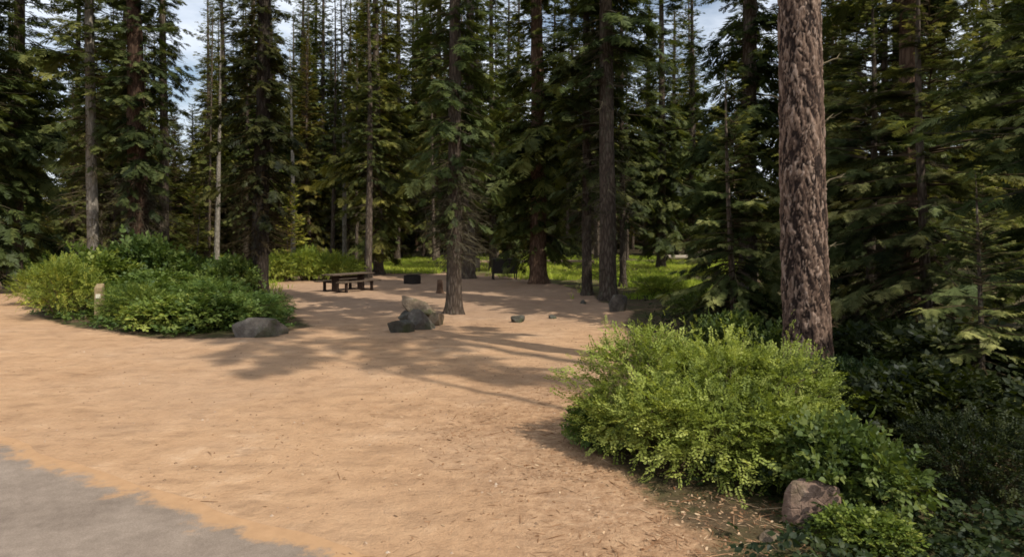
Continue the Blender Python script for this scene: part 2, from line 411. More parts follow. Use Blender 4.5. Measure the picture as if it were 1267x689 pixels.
def spray_far(rg, k=9):
    v, f = [], []
    for i in range(k):
        t = 0.08 + 0.9 * i / k
        for s in (-1, 1):
            ln = (0.42 * (1 - t) + 0.12) * rg.uniform(0.75, 1.25)
            an = R(rg.uniform(32, 58)) * s
            d = np.array([math.cos(an) * ln, math.sin(an) * ln, rg.uniform(-0.35, 0.12) * ln])
            b = len(v); v += diamond((t, 0, -0.12 * t * t + rg.uniform(-.02, .02)), d, 0.036 + rg.uniform(0, .024)); f += [(b, b + 1, b + 2), (b, b + 2, b + 3)]
    b = len(v); v += diamond((0.0, 0, 0), (1.05, 0, -0.14), 0.035); f += [(b, b + 1, b + 2), (b, b + 2, b + 3)]
    return np.array(v), np.array(f)

def spray_near(rg, k=10, nl=0.05):
    """flat fir spray: side twigs, each with two rows of narrow needles"""
    v, f = [], []
    def needles(o, d, n):
        o = np.array(o); d = np.array(d); L = np.linalg.norm(d); u = d / L
        side = np.cross((0, 0, 1), u)
        for j in range(n):
            t = (j + 0.5) / n
            p = o + d * t
            for s in (-1, 1):
                e = u * 0.55 + side * s * 0.9 + np.array([0, 0, rg.uniform(-.25, .2)])
                e = e / np.linalg.norm(e) * nl * rg.uniform(.8, 1.2) * (1 - 0.5 * t * t)
                b = len(v); w = u * nl * 0.34
                v.extend([p - w, p + e, p + w]); f.append((b, b + 1, b + 2))
    for i in range(k):
        t = 0.06 + 0.9 * i / k
        for s in (-1, 1):
            ln = (0.44 * (1 - t) + 0.10) * rg.uniform(0.75, 1.2)
            an = R(rg.uniform(38, 58)) * s
            d = np.array([math.cos(an) * ln, math.sin(an) * ln, rg.uniform(-0.28, 0.08) * ln])
            needles((t, 0, -0.10 * t * t), d, max(4, int(ln / (nl * 0.55))))
    needles((0, 0, 0), (1.05, 0, -0.11), int(1 / (nl * 0.6)))
    return np.array(v), np.array(f)

def leaf_spray(rg, k=7, leaf=0.16, w=0.34, spread=0.8):
    v, f = [], []
    for i in range(k):
        t = 0.15 + 0.8 * i / k
        for s in (-1, 1):
            ln = leaf * rg.uniform(0.65, 1.2)
            an = R(rg.uniform(35, 75)) * s
            d = np.array([math.cos(an), math.sin(an), rg.uniform(-0.6, 0.35)]); d = d / np.linalg.norm(d) * ln
            nrm = unit(np.array([rg.normal(0, .45), rg.normal(0, .45), 1.0]))
            o = (t, 0.02 * s, -0.1 * t * t + rg.uniform(-.04, .04))
            if leaf > 0.25: six_leaf(v, f, o, d, ln * w, nrm, ln * 0.08)
            else:
                b = len(v); v += diamond(o, d, ln * w, nrm, ln * 0.06); f += [(b, b + 1, b + 2), (b, b + 2, b + 3)]
    b = len(v); v += diamond((0.92, 0, -0.1), (leaf, 0, -0.03), leaf * w); f += [(b, b + 1, b + 2), (b, b + 2, b + 3)]
    return np.array(v), np.array(f)

rg0 = np.random.default_rng(11)
FAR_SPR = [spray_far(rg0) for _ in range(4)]
NEAR_SPR = [spray_near(rg0) for _ in range(4)]
LEAF_FINE = [leaf_spray(rg0, 8, 0.17, 0.30) for _ in range(4)]
LEAF_BROAD = [leaf_spray(rg0, 3, 0.36, 0.40) for _ in range(4)]

# ------------------------------------------------------------------ trees
def trunk_mesh(name, H, r0, mat, rg, sides=14, flare=0.5, bend=0.15):
    zs = np.concatenate([np.array([-0.25, -0.05, 0.06, 0.15, 0.28, 0.45, 0.7, 1.0, 1.5]), np.linspace(2.2, H, 26)])
    zs = zs[zs <= H]
    a = np.arange(sides) / sides * 2 * PI
    ph = rg.uniform(0, 6.28, 4)
    rr = r0 * (0.06 + 0.94 * (1 - np.clip(zs, 0, H) / H) ** 0.75)
    fl = flare * np.exp(-np.clip(zs, 0, 9) / 0.28)
    rad = rr[:, None] * (1 + fl[:, None] * (0.75 + 0.55 * np.cos(5 * a + ph[0])[None] ) + 0.05 * np.sin(3 * a[None] + zs[:, None] * 1.1 + ph[1]) + 0.035 * np.sin(7 * a[None] - zs[:, None] * 2.3 + ph[2]))
    cx = bend * np.sin(zs / H * 3.1 + ph[3]) - bend * math.sin(ph[3]); cy = bend * np.cos(zs / H * 2.3 + ph[1]) - bend * math.cos(ph[1])
    v = np.stack([cx[:, None] + rad * np.cos(a), cy[:, None] + rad * np.sin(a), np.broadcast_to(zs[:, None], rad.shape)], -1)
    K = len(zs); ii = np.arange(K * sides).reshape(K, sides); jj = np.roll(ii, -1, 1)
    nb = NB(); nb.add(v.reshape(-1, 3), np.stack([ii[:-1], jj[:-1], jj[1:], ii[1:]], -1).reshape(-1, 4))
    return nb.mesh(name, mat, True)

def crown_meshes(rg, H, zb, Rmax, nbr, shape=0.75, droop=0.35, near=False, dead=40, dead_lo=1.0, spr=(0.34, 0.55), dens=7, gap=0.25, mats=('fir', 'twig'), lift=0.0, dead_len=0.6, top_cut=None):
    """returns (crown mesh, dead-twig mesh).  Boughs are curved limbs; each carries flat sprays on both sides."""
    u = np.sort(rg.random(nbr) ** 0.9)
    z0 = zb + (H - zb) * u
    if top_cut: z0 = zb + (top_cut - zb) * u
    uu = (z0 - zb) / (H - zb)
    prof = np.where(uu < 0.18, 0.62 + 0.38 * uu / 0.18, (1 - (uu - 0.18) / 0.82) ** shape)
    az = rg.uniform(0, 2 * PI, nbr)
    Lb = np.maximum(Rmax * prof * rg.uniform(0.45, 1.12, nbr), 0.25)
    # uneven sides: whole sectors thinner than others
    sec = 0.78 + 0.3 * np.sin(2 * az + rg.uniform(0, 6)) * np.sin(z0 * 0.55 + rg.uniform(0, 6))
    Lb *= sec
    upang = (-0.25 + 0.95 * uu + lift) * rg.uniform(0.7, 1.3, nbr)
    K = 6; t = np.linspace(0, 1, K)
    dh = np.stack([np.cos(az), np.sin(az), 0 * az], -1)
    dr = droop * rg.uniform(0.6, 1.4, nbr) * (1 - 0.6 * uu)
    def pt(i, tt):
        zz = z0[i] + Lb[i] * (upang[i] * tt - dr[i] * tt ** 2 + 0.45 * dr[i] * tt ** 4)
        p = dh[i] * (Lb[i] * tt)[..., None]
        p[..., 2] = zz
        return p
    idx = np.arange(nbr)
    P = np.stack([pt(idx, np.full(nbr, x)) for x in t], 1)
    sway = rg.normal(0, 0.05, (nbr, 1, 3)) * (t ** 2)[None, :, None] * Lb[:, None, None]
    P = P + sway
    cr = NB(); tw = cr; cr.cur = 1
    tubes(tw, P, (0.012 + 0.011 * Lb)[:, None] * (1.05 - t)[None], 3, tint=0.4)
    cr.cur = 0
    tmpl = NEAR_SPR if near else FAR_SPR
    # sprays along boughs
    ns = np.maximum((dens * (0.5 + Lb / Rmax)).astype(int), 3)
    bi = np.repeat(idx, ns)
    tt = gap + (1.0 - gap) * rg.random(len(bi)) ** 0.8
    O = pt(bi, tt) + rg.normal(0, 0.05, (len(bi), 3)) * (tt ** 2)[:, None] * Lb[bi][:, None] * 0.4
    e = 0.02
    T = unit(pt(bi, tt + e) - pt(bi, tt - e))
    side = np.where(rg.random(len(bi)) < 0.5, -1, 1)
    an = side * R(1) * rg.uniform(15, 70, len(bi))
    X = np.stack([T[:, 0] * np.cos(an) - T[:, 1] * np.sin(an), T[:, 0] * np.sin(an) + T[:, 1] * np.cos(an), T[:, 2] - rg.uniform(0.05, 0.65, len(bi)) * (0.4 + droop)], -1)
    S = np.clip(Lb[bi] * rg.uniform(*spr, len(bi)) * (1.15 - 0.55 * tt), 0.16, 1.5)
    up = np.stack([rg.normal(0, 0.3, len(bi)), rg.normal(0, 0.3, len(bi)), np.ones(len(bi))], -1)
    tint = np.clip((0.10 + 0.75 * tt ** 1.6 if near else 0.15 + 0.5 * tt) + rg.normal(0, 0.15, len(bi)) + 0.18 * np.repeat(rg.normal(0, 1, nbr), ns), 0, 1)  # near sprays lightened towards the tip, sunlight put into the tint
    which = rg.integers(0, len(tmpl), len(bi))
    for k, (tv, tf) in enumerate(tmpl):
        q = which == k
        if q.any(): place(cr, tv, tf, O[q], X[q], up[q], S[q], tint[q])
    cr.cur = 1
    if dead:
        zd = rg.uniform(dead_lo, max(zb + 2.5, dead_lo + 1), dead)
        ad = rg.uniform(0, 2 * PI, dead); ld = rg.uniform(0.35, 1.0, dead) * Rmax * dead_len
        dd = np.stack([np.cos(ad), np.sin(ad), 0 * ad], -1)
        KK = 5; t5 = np.linspace(0, 1, KK)
        PP = dd[:, None] * (ld[:, None] * t5[None])[..., None]
        PP[..., 2] += zd[:, None] + ld[:, None] * (rg.uniform(-0.35, 0.15, dead)[:, None] * t5[None] - 0.25 * t5[None] ** 2)
        PP += rg.normal(0, 0.03, PP.shape) * t5[None, :, None] * ld[:, None, None]
        tubes(tw, PP, (0.008 + 0.008 * ld)[:, None] * (1.05 - t5)[None], 3, tint=np.clip(rg.normal(0.5, 0.2, dead), 0, 1))
        m = dead * 7
        k = rg.integers(0, dead, m); s = rg.uniform(0.3, 0.98, m)
        base = PP[k, (s * (KK - 1)).astype(int)]
        dv = dd[k] * rg.uniform(0.2, 0.8, m)[:, None] + rg.normal(0, 0.45, (m, 3)); dv[:, 2] -= 0.25
        dv = unit(dv) * (ld[k] * rg.uniform(0.12, 0.38, m))[:, None]
        Q = base[:, None] + dv[:, None] * np.array([0, 0.5, 1.0])[None, :, None]
        Q[:, 2, 2] -= 0.04
        tubes(tw, Q, np.broadcast_to(np.array([0.007, 0.005, 0.002]), (m, 3)), 3, tint=np.clip(rg.normal(0.55, 0.22, m), 0, 1))
    return cr.mesh('crown', (MAT[mats[0]], MAT[mats[1]]))

VAR = {}
def variant(key, seed, H, r0, bark='bark', **kw):
    rg = np.random.default_rng(seed)
    c = crown_meshes(rg, H, **kw)
    VAR[key] = dict(H=H, r0=r0, crown=c, bark=bark, trunk=trunk_mesh('trunk', H, r0, MAT[bark], rg))
variant('fir1', 1, 28, 0.30, zb=2.6, Rmax=3.0, nbr=560, dead=45, dens=8)
variant('fir2', 2, 31, 0.34, zb=1.8, Rmax=3.5, nbr=640, dead=40, droop=0.5, dens=8)
variant('fir3', 3, 25, 0.26, zb=3.8, Rmax=2.6, nbr=480, dead=75, dens=8)
variant('fir4', 4, 22, 0.22, zb=0.6, Rmax=2.9, nbr=560, dead=15, droop=0.42, dens=8)
variant('tall1', 5, 32, 0.33, zb=9, Rmax=2.9, nbr=460, dead=110, dead_len=0.7, bark='red_bark', dens=8)
variant('tall2', 6, 29, 0.27, zb=5.5, Rmax=2.5, nbr=460, dead=110, dead_len=0.75, dens=8)
variant('slim1', 7, 25, 0.14, zb=9, Rmax=1.7, nbr=260, dead=70, dead_len=0.7)
variant('slim2', 8, 21, 0.11, zb=6, Rmax=1.6, nbr=260, dead=70, dead_len=0.8)
variant('snag', 9, 17, 0.13, bark='pale_bark', zb=13, Rmax=0.9, nbr=14, dead=60, dead_len=1.0)
variant('young', 10, 9, 0.10, zb=0.3, Rmax=2.0, nbr=330, dead=0, droop=0.15, dens=8, spr=(0.32, 0.52))
variant('young2', 12, 11, 0.12, zb=0.4, Rmax=2.3, nbr=340, dead=6, droop=0.25, dens=8)
variant('brushy', 16, 26, 0.25, zb=3.0, Rmax=2.2, nbr=560, dead=300, dead_lo=2.0, dead_len=0.8, dens=8, droop=.5)
variant('layer1', 17, 12, 0.15, near=True, zb=0.7, Rmax=3.9, nbr=200, dead=25, dead_lo=0.5, droop=0.50, dens=26, spr=(0.16, 0.30), mats=('near_fir', 'twig'), dead_len=0.6, gap=.16)
variant('layer2', 18, 10, 0.13, near=True, zb=0.6, Rmax=3.4, nbr=180, dead=20, dead_lo=0.5, droop=0.42, dens=24, spr=(0.16, 0.30), mats=('near_fir', 'twig'), dead_len=0.6, gap=.16)
variant('sapling', 13, 3.6, 0.04, zb=0.15, Rmax=0.95, nbr=130, dead=0, droop=0.05, dens=7, spr=(0.3, 0.5), lift=0.15)
variant('bough1', 14, 15, 0.17, near=True, zb=0.5, Rmax=3.5, nbr=250, dead=35, dead_lo=0.5, droop=0.38, dens=14, spr=(0.22, 0.40), mats=('near_fir', 'twig'), dead_len=0.7)
variant('bough2', 15, 11, 0.13, near=True, zb=0.4, Rmax=2.8, nbr=210, dead=25, dead_lo=0.5, droop=0.30, dens=13, spr=(0.24, 0.42), mats=('near_fir', 'twig'), dead_len=0.7)

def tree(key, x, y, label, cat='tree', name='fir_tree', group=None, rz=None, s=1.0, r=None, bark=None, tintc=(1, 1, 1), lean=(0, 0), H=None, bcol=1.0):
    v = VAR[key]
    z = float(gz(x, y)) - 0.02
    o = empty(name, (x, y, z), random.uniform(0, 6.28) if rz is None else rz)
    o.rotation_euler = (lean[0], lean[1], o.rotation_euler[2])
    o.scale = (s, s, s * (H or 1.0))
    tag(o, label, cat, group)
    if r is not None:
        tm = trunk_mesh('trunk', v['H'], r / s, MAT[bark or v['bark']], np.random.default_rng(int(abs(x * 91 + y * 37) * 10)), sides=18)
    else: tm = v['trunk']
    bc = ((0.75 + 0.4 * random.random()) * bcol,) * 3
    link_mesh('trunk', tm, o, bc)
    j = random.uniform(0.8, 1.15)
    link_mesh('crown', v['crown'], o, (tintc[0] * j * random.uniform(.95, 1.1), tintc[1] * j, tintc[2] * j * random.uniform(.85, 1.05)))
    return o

# ---- the trees one can tell apart (column in the photo, depth)
def T(px, d, key, label, **kw):
    x, y = ground_at(px, d)
    PLACED.append((x, y))
    return tree(key, x, y, label, **kw)
PLACED = []
T(562, 22.0, 'brushy', 'fir with flared roots on the open dirt beside the stacked rocks', r=0.27, s=0.95, lean=(0, 0.012))
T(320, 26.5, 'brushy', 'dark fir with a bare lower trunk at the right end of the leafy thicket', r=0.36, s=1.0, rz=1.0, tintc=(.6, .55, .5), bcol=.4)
T(666, 35.5, 'fir2', 'stout reddish-dark fir with sunlit bough tips just right of the food locker', r=0.48, bark='red_bark', rz=2.2, tintc=(1.25, 1.15, .9))
T(726, 28.8, 'fir3', 'dark straight conifer just left of the tall grey-brown trunk', r=0.23)
T(753, 26.8, 'tall1', 'tall grey-brown conifer trunk standing just behind the small upright rock', r=0.36, bark='bark', lean=(0, 0.02))
T(771, 33.0, 'fir3', 'thin dark conifer showing at the right edge of the grey-brown trunk', r=0.17, s=.9)
T(818, 50.0, 'fir2', 'large fir between the grey-brown trunk and the pale fallen log', r=.36, tintc=(.9, .9, .85))
T(172, 29.0, 'brushy', 'thick reddish-brown conifer trunk rising out of the leafy thicket', r=0.46, bark='red_bark', rz=0.3, bcol=.6)
T(203, 31.0, 'slim1', 'slender dark conifer against the sky right of the thick reddish-brown trunk', r=0.23, rz=2)
T(116, 30.0, 'tall2', 'pale sunlit conifer trunk above the wooden site post', r=0.26, bark='pale_bark', rz=4)
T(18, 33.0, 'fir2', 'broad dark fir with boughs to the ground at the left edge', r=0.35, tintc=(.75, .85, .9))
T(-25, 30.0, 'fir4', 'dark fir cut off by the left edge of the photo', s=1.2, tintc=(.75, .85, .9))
T(90, 46.0, 'fir4', 'lighter green fir behind the pale sunlit trunk', tintc=(1.3, 1.2, 1.0), s=0.62)
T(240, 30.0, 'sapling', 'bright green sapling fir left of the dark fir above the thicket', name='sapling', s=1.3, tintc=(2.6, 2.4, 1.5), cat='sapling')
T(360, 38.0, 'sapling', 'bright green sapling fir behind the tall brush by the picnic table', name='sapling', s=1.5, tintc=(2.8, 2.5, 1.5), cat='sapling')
T(362, 50.0, 'snag', 'pale thin bare trunk above the sapling by the picnic table', name='dead_tree', r=0.2)
T(268, 46.0, 'snag', 'pale bare trunk between the slender dark conifer and the dark fir', name='dead_tree', r=0.2, rz=2)
T(411, 46.0, 'slim2', 'very thin dark conifer, left of two thin ones behind the picnic table', r=0.16)
T(426, 48.0, 'slim1', 'very thin pale conifer, right of two thin ones behind the picnic table', r=0.17, bark='pale_bark')
T(468, 44.0, 'fir2', 'dense bushy fir standing behind the fire ring', s=1.0, rz=1, tintc=(1.5, 1.4, 1.0))
T(455, 41.0, 'slim2', 'dark short-boughed conifer at the grass edge right of the picnic table', r=0.24, rz=3)
T(580, 40.0, 'tall2', 'dark tall conifer trunk seen above and behind the fir on the dirt', r=0.40, rz=3.3)
T(610, 47.0, 'fir1', 'brown-green fir behind the food locker', r=0.28, rz=2)
T(630, 52.0, 'fir4', 'bushy dark fir behind the food locker, beyond the brown log', s=1.1)
T(918, 38.0, 'slim1', 'left of two slim dark trunks against the sky left of the big pine', r=0.22, rz=1)
T(932, 42.0, 'slim1', 'right of two slim dark trunks against the sky left of the big pine', r=0.24, rz=4)
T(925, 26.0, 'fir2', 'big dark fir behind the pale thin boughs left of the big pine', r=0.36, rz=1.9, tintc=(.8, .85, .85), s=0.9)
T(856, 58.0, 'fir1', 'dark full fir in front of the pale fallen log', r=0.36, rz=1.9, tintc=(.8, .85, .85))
T(1112, 30.0, 'tall1', 'dark thick trunk behind the boughs right of the big pine', r=0.33, rz=2.4)
T(1127, 17.0, 'tall1', 'conifer added for shade on the back dirt, half hidden among the near boughs', r=0.26, s=.95)  # tree added so its crown shades the back of the dirt
T(1150, 34.0, 'tall2', 'dark trunk in the middle of the sky gap at upper right', r=0.28, rz=2.4)
T(1172, 38.0, 'slim1', 'thin dark trunk at the right side of the sky gap at upper right', r=0.18, rz=1)
T(908, 17.5, 'layer2', 'young fir with pale thin boughs left of the big pine', s=0.72, rz=2.5)
T(1072, 16.5, 'layer1', 'fir with wide sweeping boughs directly right of the big pine', s=0.8, rz=0.4)
T(1150, 14.2, 'layer2', 'fir with sunlit drooping bough tips in the middle of the right-hand thicket', s=0.95, rz=3.0)
T(1325, 10.6, 'layer1', 'large near fir reaching in from the right edge', s=0.85, rz=5.2)
T(1215, 8.7, 'layer2', 'small near fir with low spreading boughs in the lower right brush', s=0.36, rz=1.2)
T(1085, 20.0, 'layer1', 'tall layered fir behind the fir directly right of the big pine', s=1.1, rz=0.7)
T(1345, 17.0, 'fir2', 'tall dark fir beyond the right edge of the thicket', rz=1)
T(1010, 24.0, 'fir4', 'dark fir hidden behind the big pine trunk', s=0.9)

# young firs added out of view to shade the right-hand undergrowth
tree('bough2', 9.6, 3.4, 'young fir added beside the road, out of view, to shade the undergrowth', s=0.62)

tree('bough2', 10.4, 7.2, 'second young fir added for shade, out of view level with the bright bush', s=0.55)
# ---- big pine
def big_pine():
    x, y = ground_at(1001, 11.6)
    o = empty('pine_tree', (x, y, float(gz(x, y)) - 0.05))
    tag(o, 'big ponderosa pine with reddish plated bark standing in the right-hand brush', 'tree')
    rg = np.random.default_rng(42)
    H, r0, n = 30.0, 0.405, 150
    zs = np.concatenate([np.arange(-0.2, 8.2, 0.022), np.linspace(8.4, H, 30)])
    a = np.arange(n) / n * 2 * PI
    rr = r0 * (0.08 + 0.92 * (1 - np.clip(zs, 0, H) / H) ** 0.62)
    A, Zz = np.meshgrid(a, zs)
    circ = 2 * PI * 0.45
    # plate cells in (arc, z) space, elongated vertically
    pts = np.stack([rg.random(3600) * circ, rg.uniform(-0.5, 8.6, 3600)], -1); cid = rg.random(3600)
    sx, sz = 1.0, 0.36
    cA, sA = np.cos(A) * .45, np.sin(A) * .45
    U = A / (2 * PI) * circ + 0.16 * (fbm(cA * 6 + Zz * 5 + 50, sA * 6 + Zz * 2.2 + 50, 4) - .47); Wv = Zz + 0.55 * (fbm(cA * 8 + 80 + Zz * 3, sA * 8 + 50 - Zz * 4, 4) - .47)
    f1 = np.full(U.shape, 9.0); f2 = np.full(U.shape, 9.0); ci = np.zeros(U.shape)
    for (pu, pz), c in zip(pts, cid):
        rows = np.where(np.abs(zs - pz) < 0.9)[0]
        if not len(rows): continue
        s = slice(rows[0], rows[-1] + 1)
        du = np.abs(U[s] - pu); du = np.minimum(du, circ - du)
        d = np.hypot(du * sx, (Wv[s] - pz) * sz)
        nf1 = np.minimum(f1[s], d); nf2 = np.where(d < f1[s], f1[s], np.minimum(f2[s], d))
        ci[s] = np.where(d < f1[s], c, ci[s]); f1[s] = nf1; f2[s] = nf2
    edge = np.clip((f2 - f1) / 0.030 + 2.2 * (fbm(cA * 14 + Zz * 4 + 21, sA * 14 + Zz * 5 + 33, 3) - .46), 0, 1)
    k = sstep(8.2, 7.6, Zz)
    disp = k * (0.026 * edge ** 0.5 - 0.016 + 0.012 * (ci - 0.5) * edge) + 0.035 * (fbm(cA * 18 + Zz * 6 + 9, sA * 18 + Zz * 9 + 70, 4) - 0.47)
    flare = 0.16 * np.exp(-np.clip(Zz, 0, 9) / 0.42) * (0.7 + 0.5 * np.cos(5 * A + 1.1))
    rad = rr[:, None] * (1 + flare) + disp
    cx = -0.028 * np.clip(Zz, 0, 9) - 0.01 * np.sin(Zz * .7); cy = 0.015 * np.sin(Zz * 0.5)
    v = np.stack([cx + rad * np.cos(A), cy + rad * np.sin(A), Zz], -1)
    K = len(zs); ii = np.arange(K * n).reshape(K, n); jj = np.roll(ii, -1, 1)
    nb = NB(); nb.add(v.reshape(-1, 3), np.stack([ii[:-1], jj[:-1], jj[1:], ii[1:]], -1).reshape(-1, 4), (edge * k + 0.5 * (1 - k)).ravel())
    me = nb.mesh('trunk', MAT['pine'], True)
    at = me.attributes.new('cell', 'FLOAT', 'POINT'); at.data.foreach_set('value', ci.ravel().astype(np.float32))
    link_mesh('trunk', me, o)
    # short dead stubs, mostly on the sunny side
    for z, az, ln in [(5.75, 0.05, .42), (4.72, -.3, .16), (3.62, .05, .40), (2.45, -.15, .14), (5.2, 2.6, .2)]:
        st = NB()
        t = np.linspace(0, 1, 5); b = np.array([-0.028 * z, 0, z]); d = np.array([math.cos(az), math.sin(az), 0])
        Pp = b + d * (0.38 + ln * t)[:, None]; Pp[:, 2] += 0.35 * ln * t + 0.03 * np.sin(t * 4)
        Pp += rg.normal(0, .012, Pp.shape)
        tubes(st, Pp[None], (0.018 * (1.1 - t))[None], 5, tint=0.9)
        for j in range(2):
            q = Pp[2 + j]; e = q + np.array([d[0] * .15, rg.normal(0, .1), rg.uniform(-.05, .15)])
            tubes(st, np.stack([q, (q + e) / 2, e])[None], np.array([[.007, .005, .002]]), 3, tint=0.9)
        link_mesh('dead_branch', st.mesh('dead_branch', MAT['twig']), o, (1.5, 1.4, 1.3))
    cm = crown_meshes(np.random.default_rng(5), H, 11.5, 3.0, 170, dead=10, dead_lo=9.5, gap=0.4, dens=9, droop=0.2)
    c = link_mesh('crown', cm, o)
    c.location = (-0.25, 0, 0)
    PLACED.append((x, y))
big_pine()

# tall pines beside the road that throw the ragged shade patches on the dirt (outside the photo)
cm = crown_meshes(np.random.default_rng(77), 26, 19.0, 2.1, 110, dead=10, dead_lo=15, gap=0.3, dens=9, dead_len=.5)
for (x, y, lab, sc) in [(11.6, 2.2, 'tall bare-stemmed pine beside the road, outside the right edge', 1.0), (10.2, 1.8, 'taller bare-stemmed pine behind the roadside pine, outside the photo', 1.22)]:
    o = empty('pine_tree', (x, y, 0), x); o.scale = (sc,) * 3
    tag(o, lab, 'tree')
    link_mesh('trunk', trunk_mesh('trunk', 26, 0.10, MAT['red_bark'], np.random.default_rng(int(x * 7))), o)
    link_mesh('crown', cm, o)

x_, y_ = 13.68, 2.95  # unseen pine added so its trunk shades the big pine's left side
o = empty('pine_tree', (x_, y_, 0), 1.0); tag(o, 'thick bare-stemmed pine added out of view to shade the big pine trunk', 'tree')
link_mesh('trunk', trunk_mesh('trunk', 33, 0.33, MAT['red_bark'], np.random.default_rng(4), bend=0.0), o)
link_mesh('crown', crown_meshes(np.random.default_rng(78), 33, 25.0, 2.2, 110, dead=6, dead_lo=24, gap=0.3, dens=9, dead_len=.5), o)

# ---- the forest behind, every tree its own object
LANES = [(48, 82, 205), (192, 246, 120), (903, 962, 205), (1092, 1182, 145)]     # columns where sky shows above this row
def lane_row(px):
    for a_, b_, row in LANES:
        if a_ - 6 < px < b_ + 6: return row
    return None
ZONES = [(-200, 130, 'behind the dirt track at far left'), (130, 300, 'behind the leafy thicket'), (300, 470, 'behind the picnic table'),
         (470, 600, 'behind the fire ring'), (600, 720, 'behind the food locker'), (720, 900, 'around the pale fallen log'),
         (900, 1060, 'behind the big plated pine'), (1060, 1600, 'behind the right-hand firs')]
KIND = {'fir': ('fir_tree', 'full dark fir'), 'tal': ('conifer_tree', 'tall bare-stemmed conifer'), 'sli': ('conifer_tree', 'slim conifer'), 'sna': ('dead_tree', 'pale dead trunk'), 'you': ('young_fir', 'young green fir')}
cnt = 0; tries = 0
frng = random.Random(21)
while cnt < 296 and tries < 16000:
    tries += 1
    d = 44 + 78 * frng.random() ** 1.25
    px = frng.uniform(-70, 1340)
    if 330 < px < 470 and d < 52: continue
    if 470 < px < 900 and d < 60: continue
    if px > 1180: d = d - 12 * frng.random()
    if 880 < px < 1240 and d < 62: continue
    if 560 < px < 900 and d < 66: continue
    x, y = ground_at(px, d)
    if any((x - a_) ** 2 + (y - b_) ** 2 < (2.3 if d < 70 else 2.6) ** 2 for a_, b_ in PLACED): continue
    row = lane_row(px)
    s = frng.uniform(0.85, 1.15) * (1.22 if d > 60 else 1.0)
    if row is not None:
        if frng.random() < 0.35 and d < 60: key = frng.choice(['slim1', 'slim2', 'snag'])
        else: key = frng.choice(['young', 'young2'])
        if key.startswith('young'):
            Hm = CAM_H + (HORIZON - row - frng.uniform(0, 40)) / FPX * d
            s = min(Hm / VAR[key]['H'], 1.6)
    else:
        key = frng.choices(['fir1', 'fir2', 'fir3', 'fir4', 'tall1', 'tall2', 'slim1', 'slim2', 'snag', 'young', 'young2'], [6, 5, 6, 6, 2, 4, 2.5, 2.5, 1.3, 2.5, 2.5])[0]
        # keep wide crowns from spilling into the sky gaps
        near_lane = any(a_ - 2.6 / d * FPX < px < b_ + 2.6 / d * FPX for a_, b_, _ in LANES)
        if near_lane and row is None and frng.random() < .75: key = frng.choice(['slim1', 'slim2', 'young', 'snag', 'slim1'])
    nm, desc = KIND[key[:3]]
    zone = next(zt for a_, b_, zt in ZONES if a_ <= px < b_)
    g = 0.8 + 0.5 * frng.random()
    tc_ = (g * frng.uniform(.9, 1.3), g, g * frng.uniform(.7, 1.0))
    tree(key, x, y, f'{desc}, one of many {zone}', name=nm, group=f'{desc}s of the forest {zone}', s=s, tintc=tc_, rz=frng.uniform(0, 6.28), lean=(frng.gauss(0, .012), frng.gauss(0, .012)))
    PLACED.append((x, y)); cnt += 1
print('forest trees', cnt, tries)

def far_forest():
    rg = np.random.default_rng(8); nb = NB()
    tv, tf = [], []
    for i in range(95):                       # one light conifer: drooping leaf-shaped boughs round a stem
        z = 0.04 + 0.95 * (i / 95); a_ = i * 2.4; L_ = 0.17 * (1 - z) ** .8 * rg.uniform(.5, 1.2) + .03
        b = len(tv); tv += diamond((0, 0, z), (math.cos(a_) * L_, math.sin(a_) * L_, -.25 * L_ + rg.uniform(-.02, .02)), L_ * .3); tf += [(b, b + 1, b + 2), (b, b + 2, b + 3)]
    for k in range(3):
        b = len(tv); a_ = k * 2.1; w = np.array([math.cos(a_), math.sin(a_), 0]) * .007
        tv += [-w, w, np.array([0, 0, .97])]; tf += [(b, b + 1, b + 2)]
    n = 850
    d = rg.uniform(118, 210, n); px = rg.uniform(-120, 1390, n)
    O = np.stack([(px - 633.5) / FPX * d, d, gz((px - 633.5) / FPX * d, d) - .1], -1)
    low = np.array([lane_row(p) is not None for p in px])
    S = rg.uniform(17, 30, n); S = np.where(low, np.minimum(S, (HORIZON - 215) / FPX * d + 2.7), S)
    a_ = rg.uniform(0, 6.28, n)
    X_ = np.stack([np.cos(a_), np.sin(a_), 0 * a_], -1)
    place(nb, np.array(tv, float), np.array(tf), O, X_, np.tile([0., 0, 1], (n, 1)), S, np.clip(rg.normal(.45, .15, n), 0, 1))
    o = link_mesh('far_forest', nb.mesh('far_forest', MAT['fir'])); tag(o, 'far dense conifer forest showing between the nearer trunks', 'forest', kind='stuff')
far_forest()

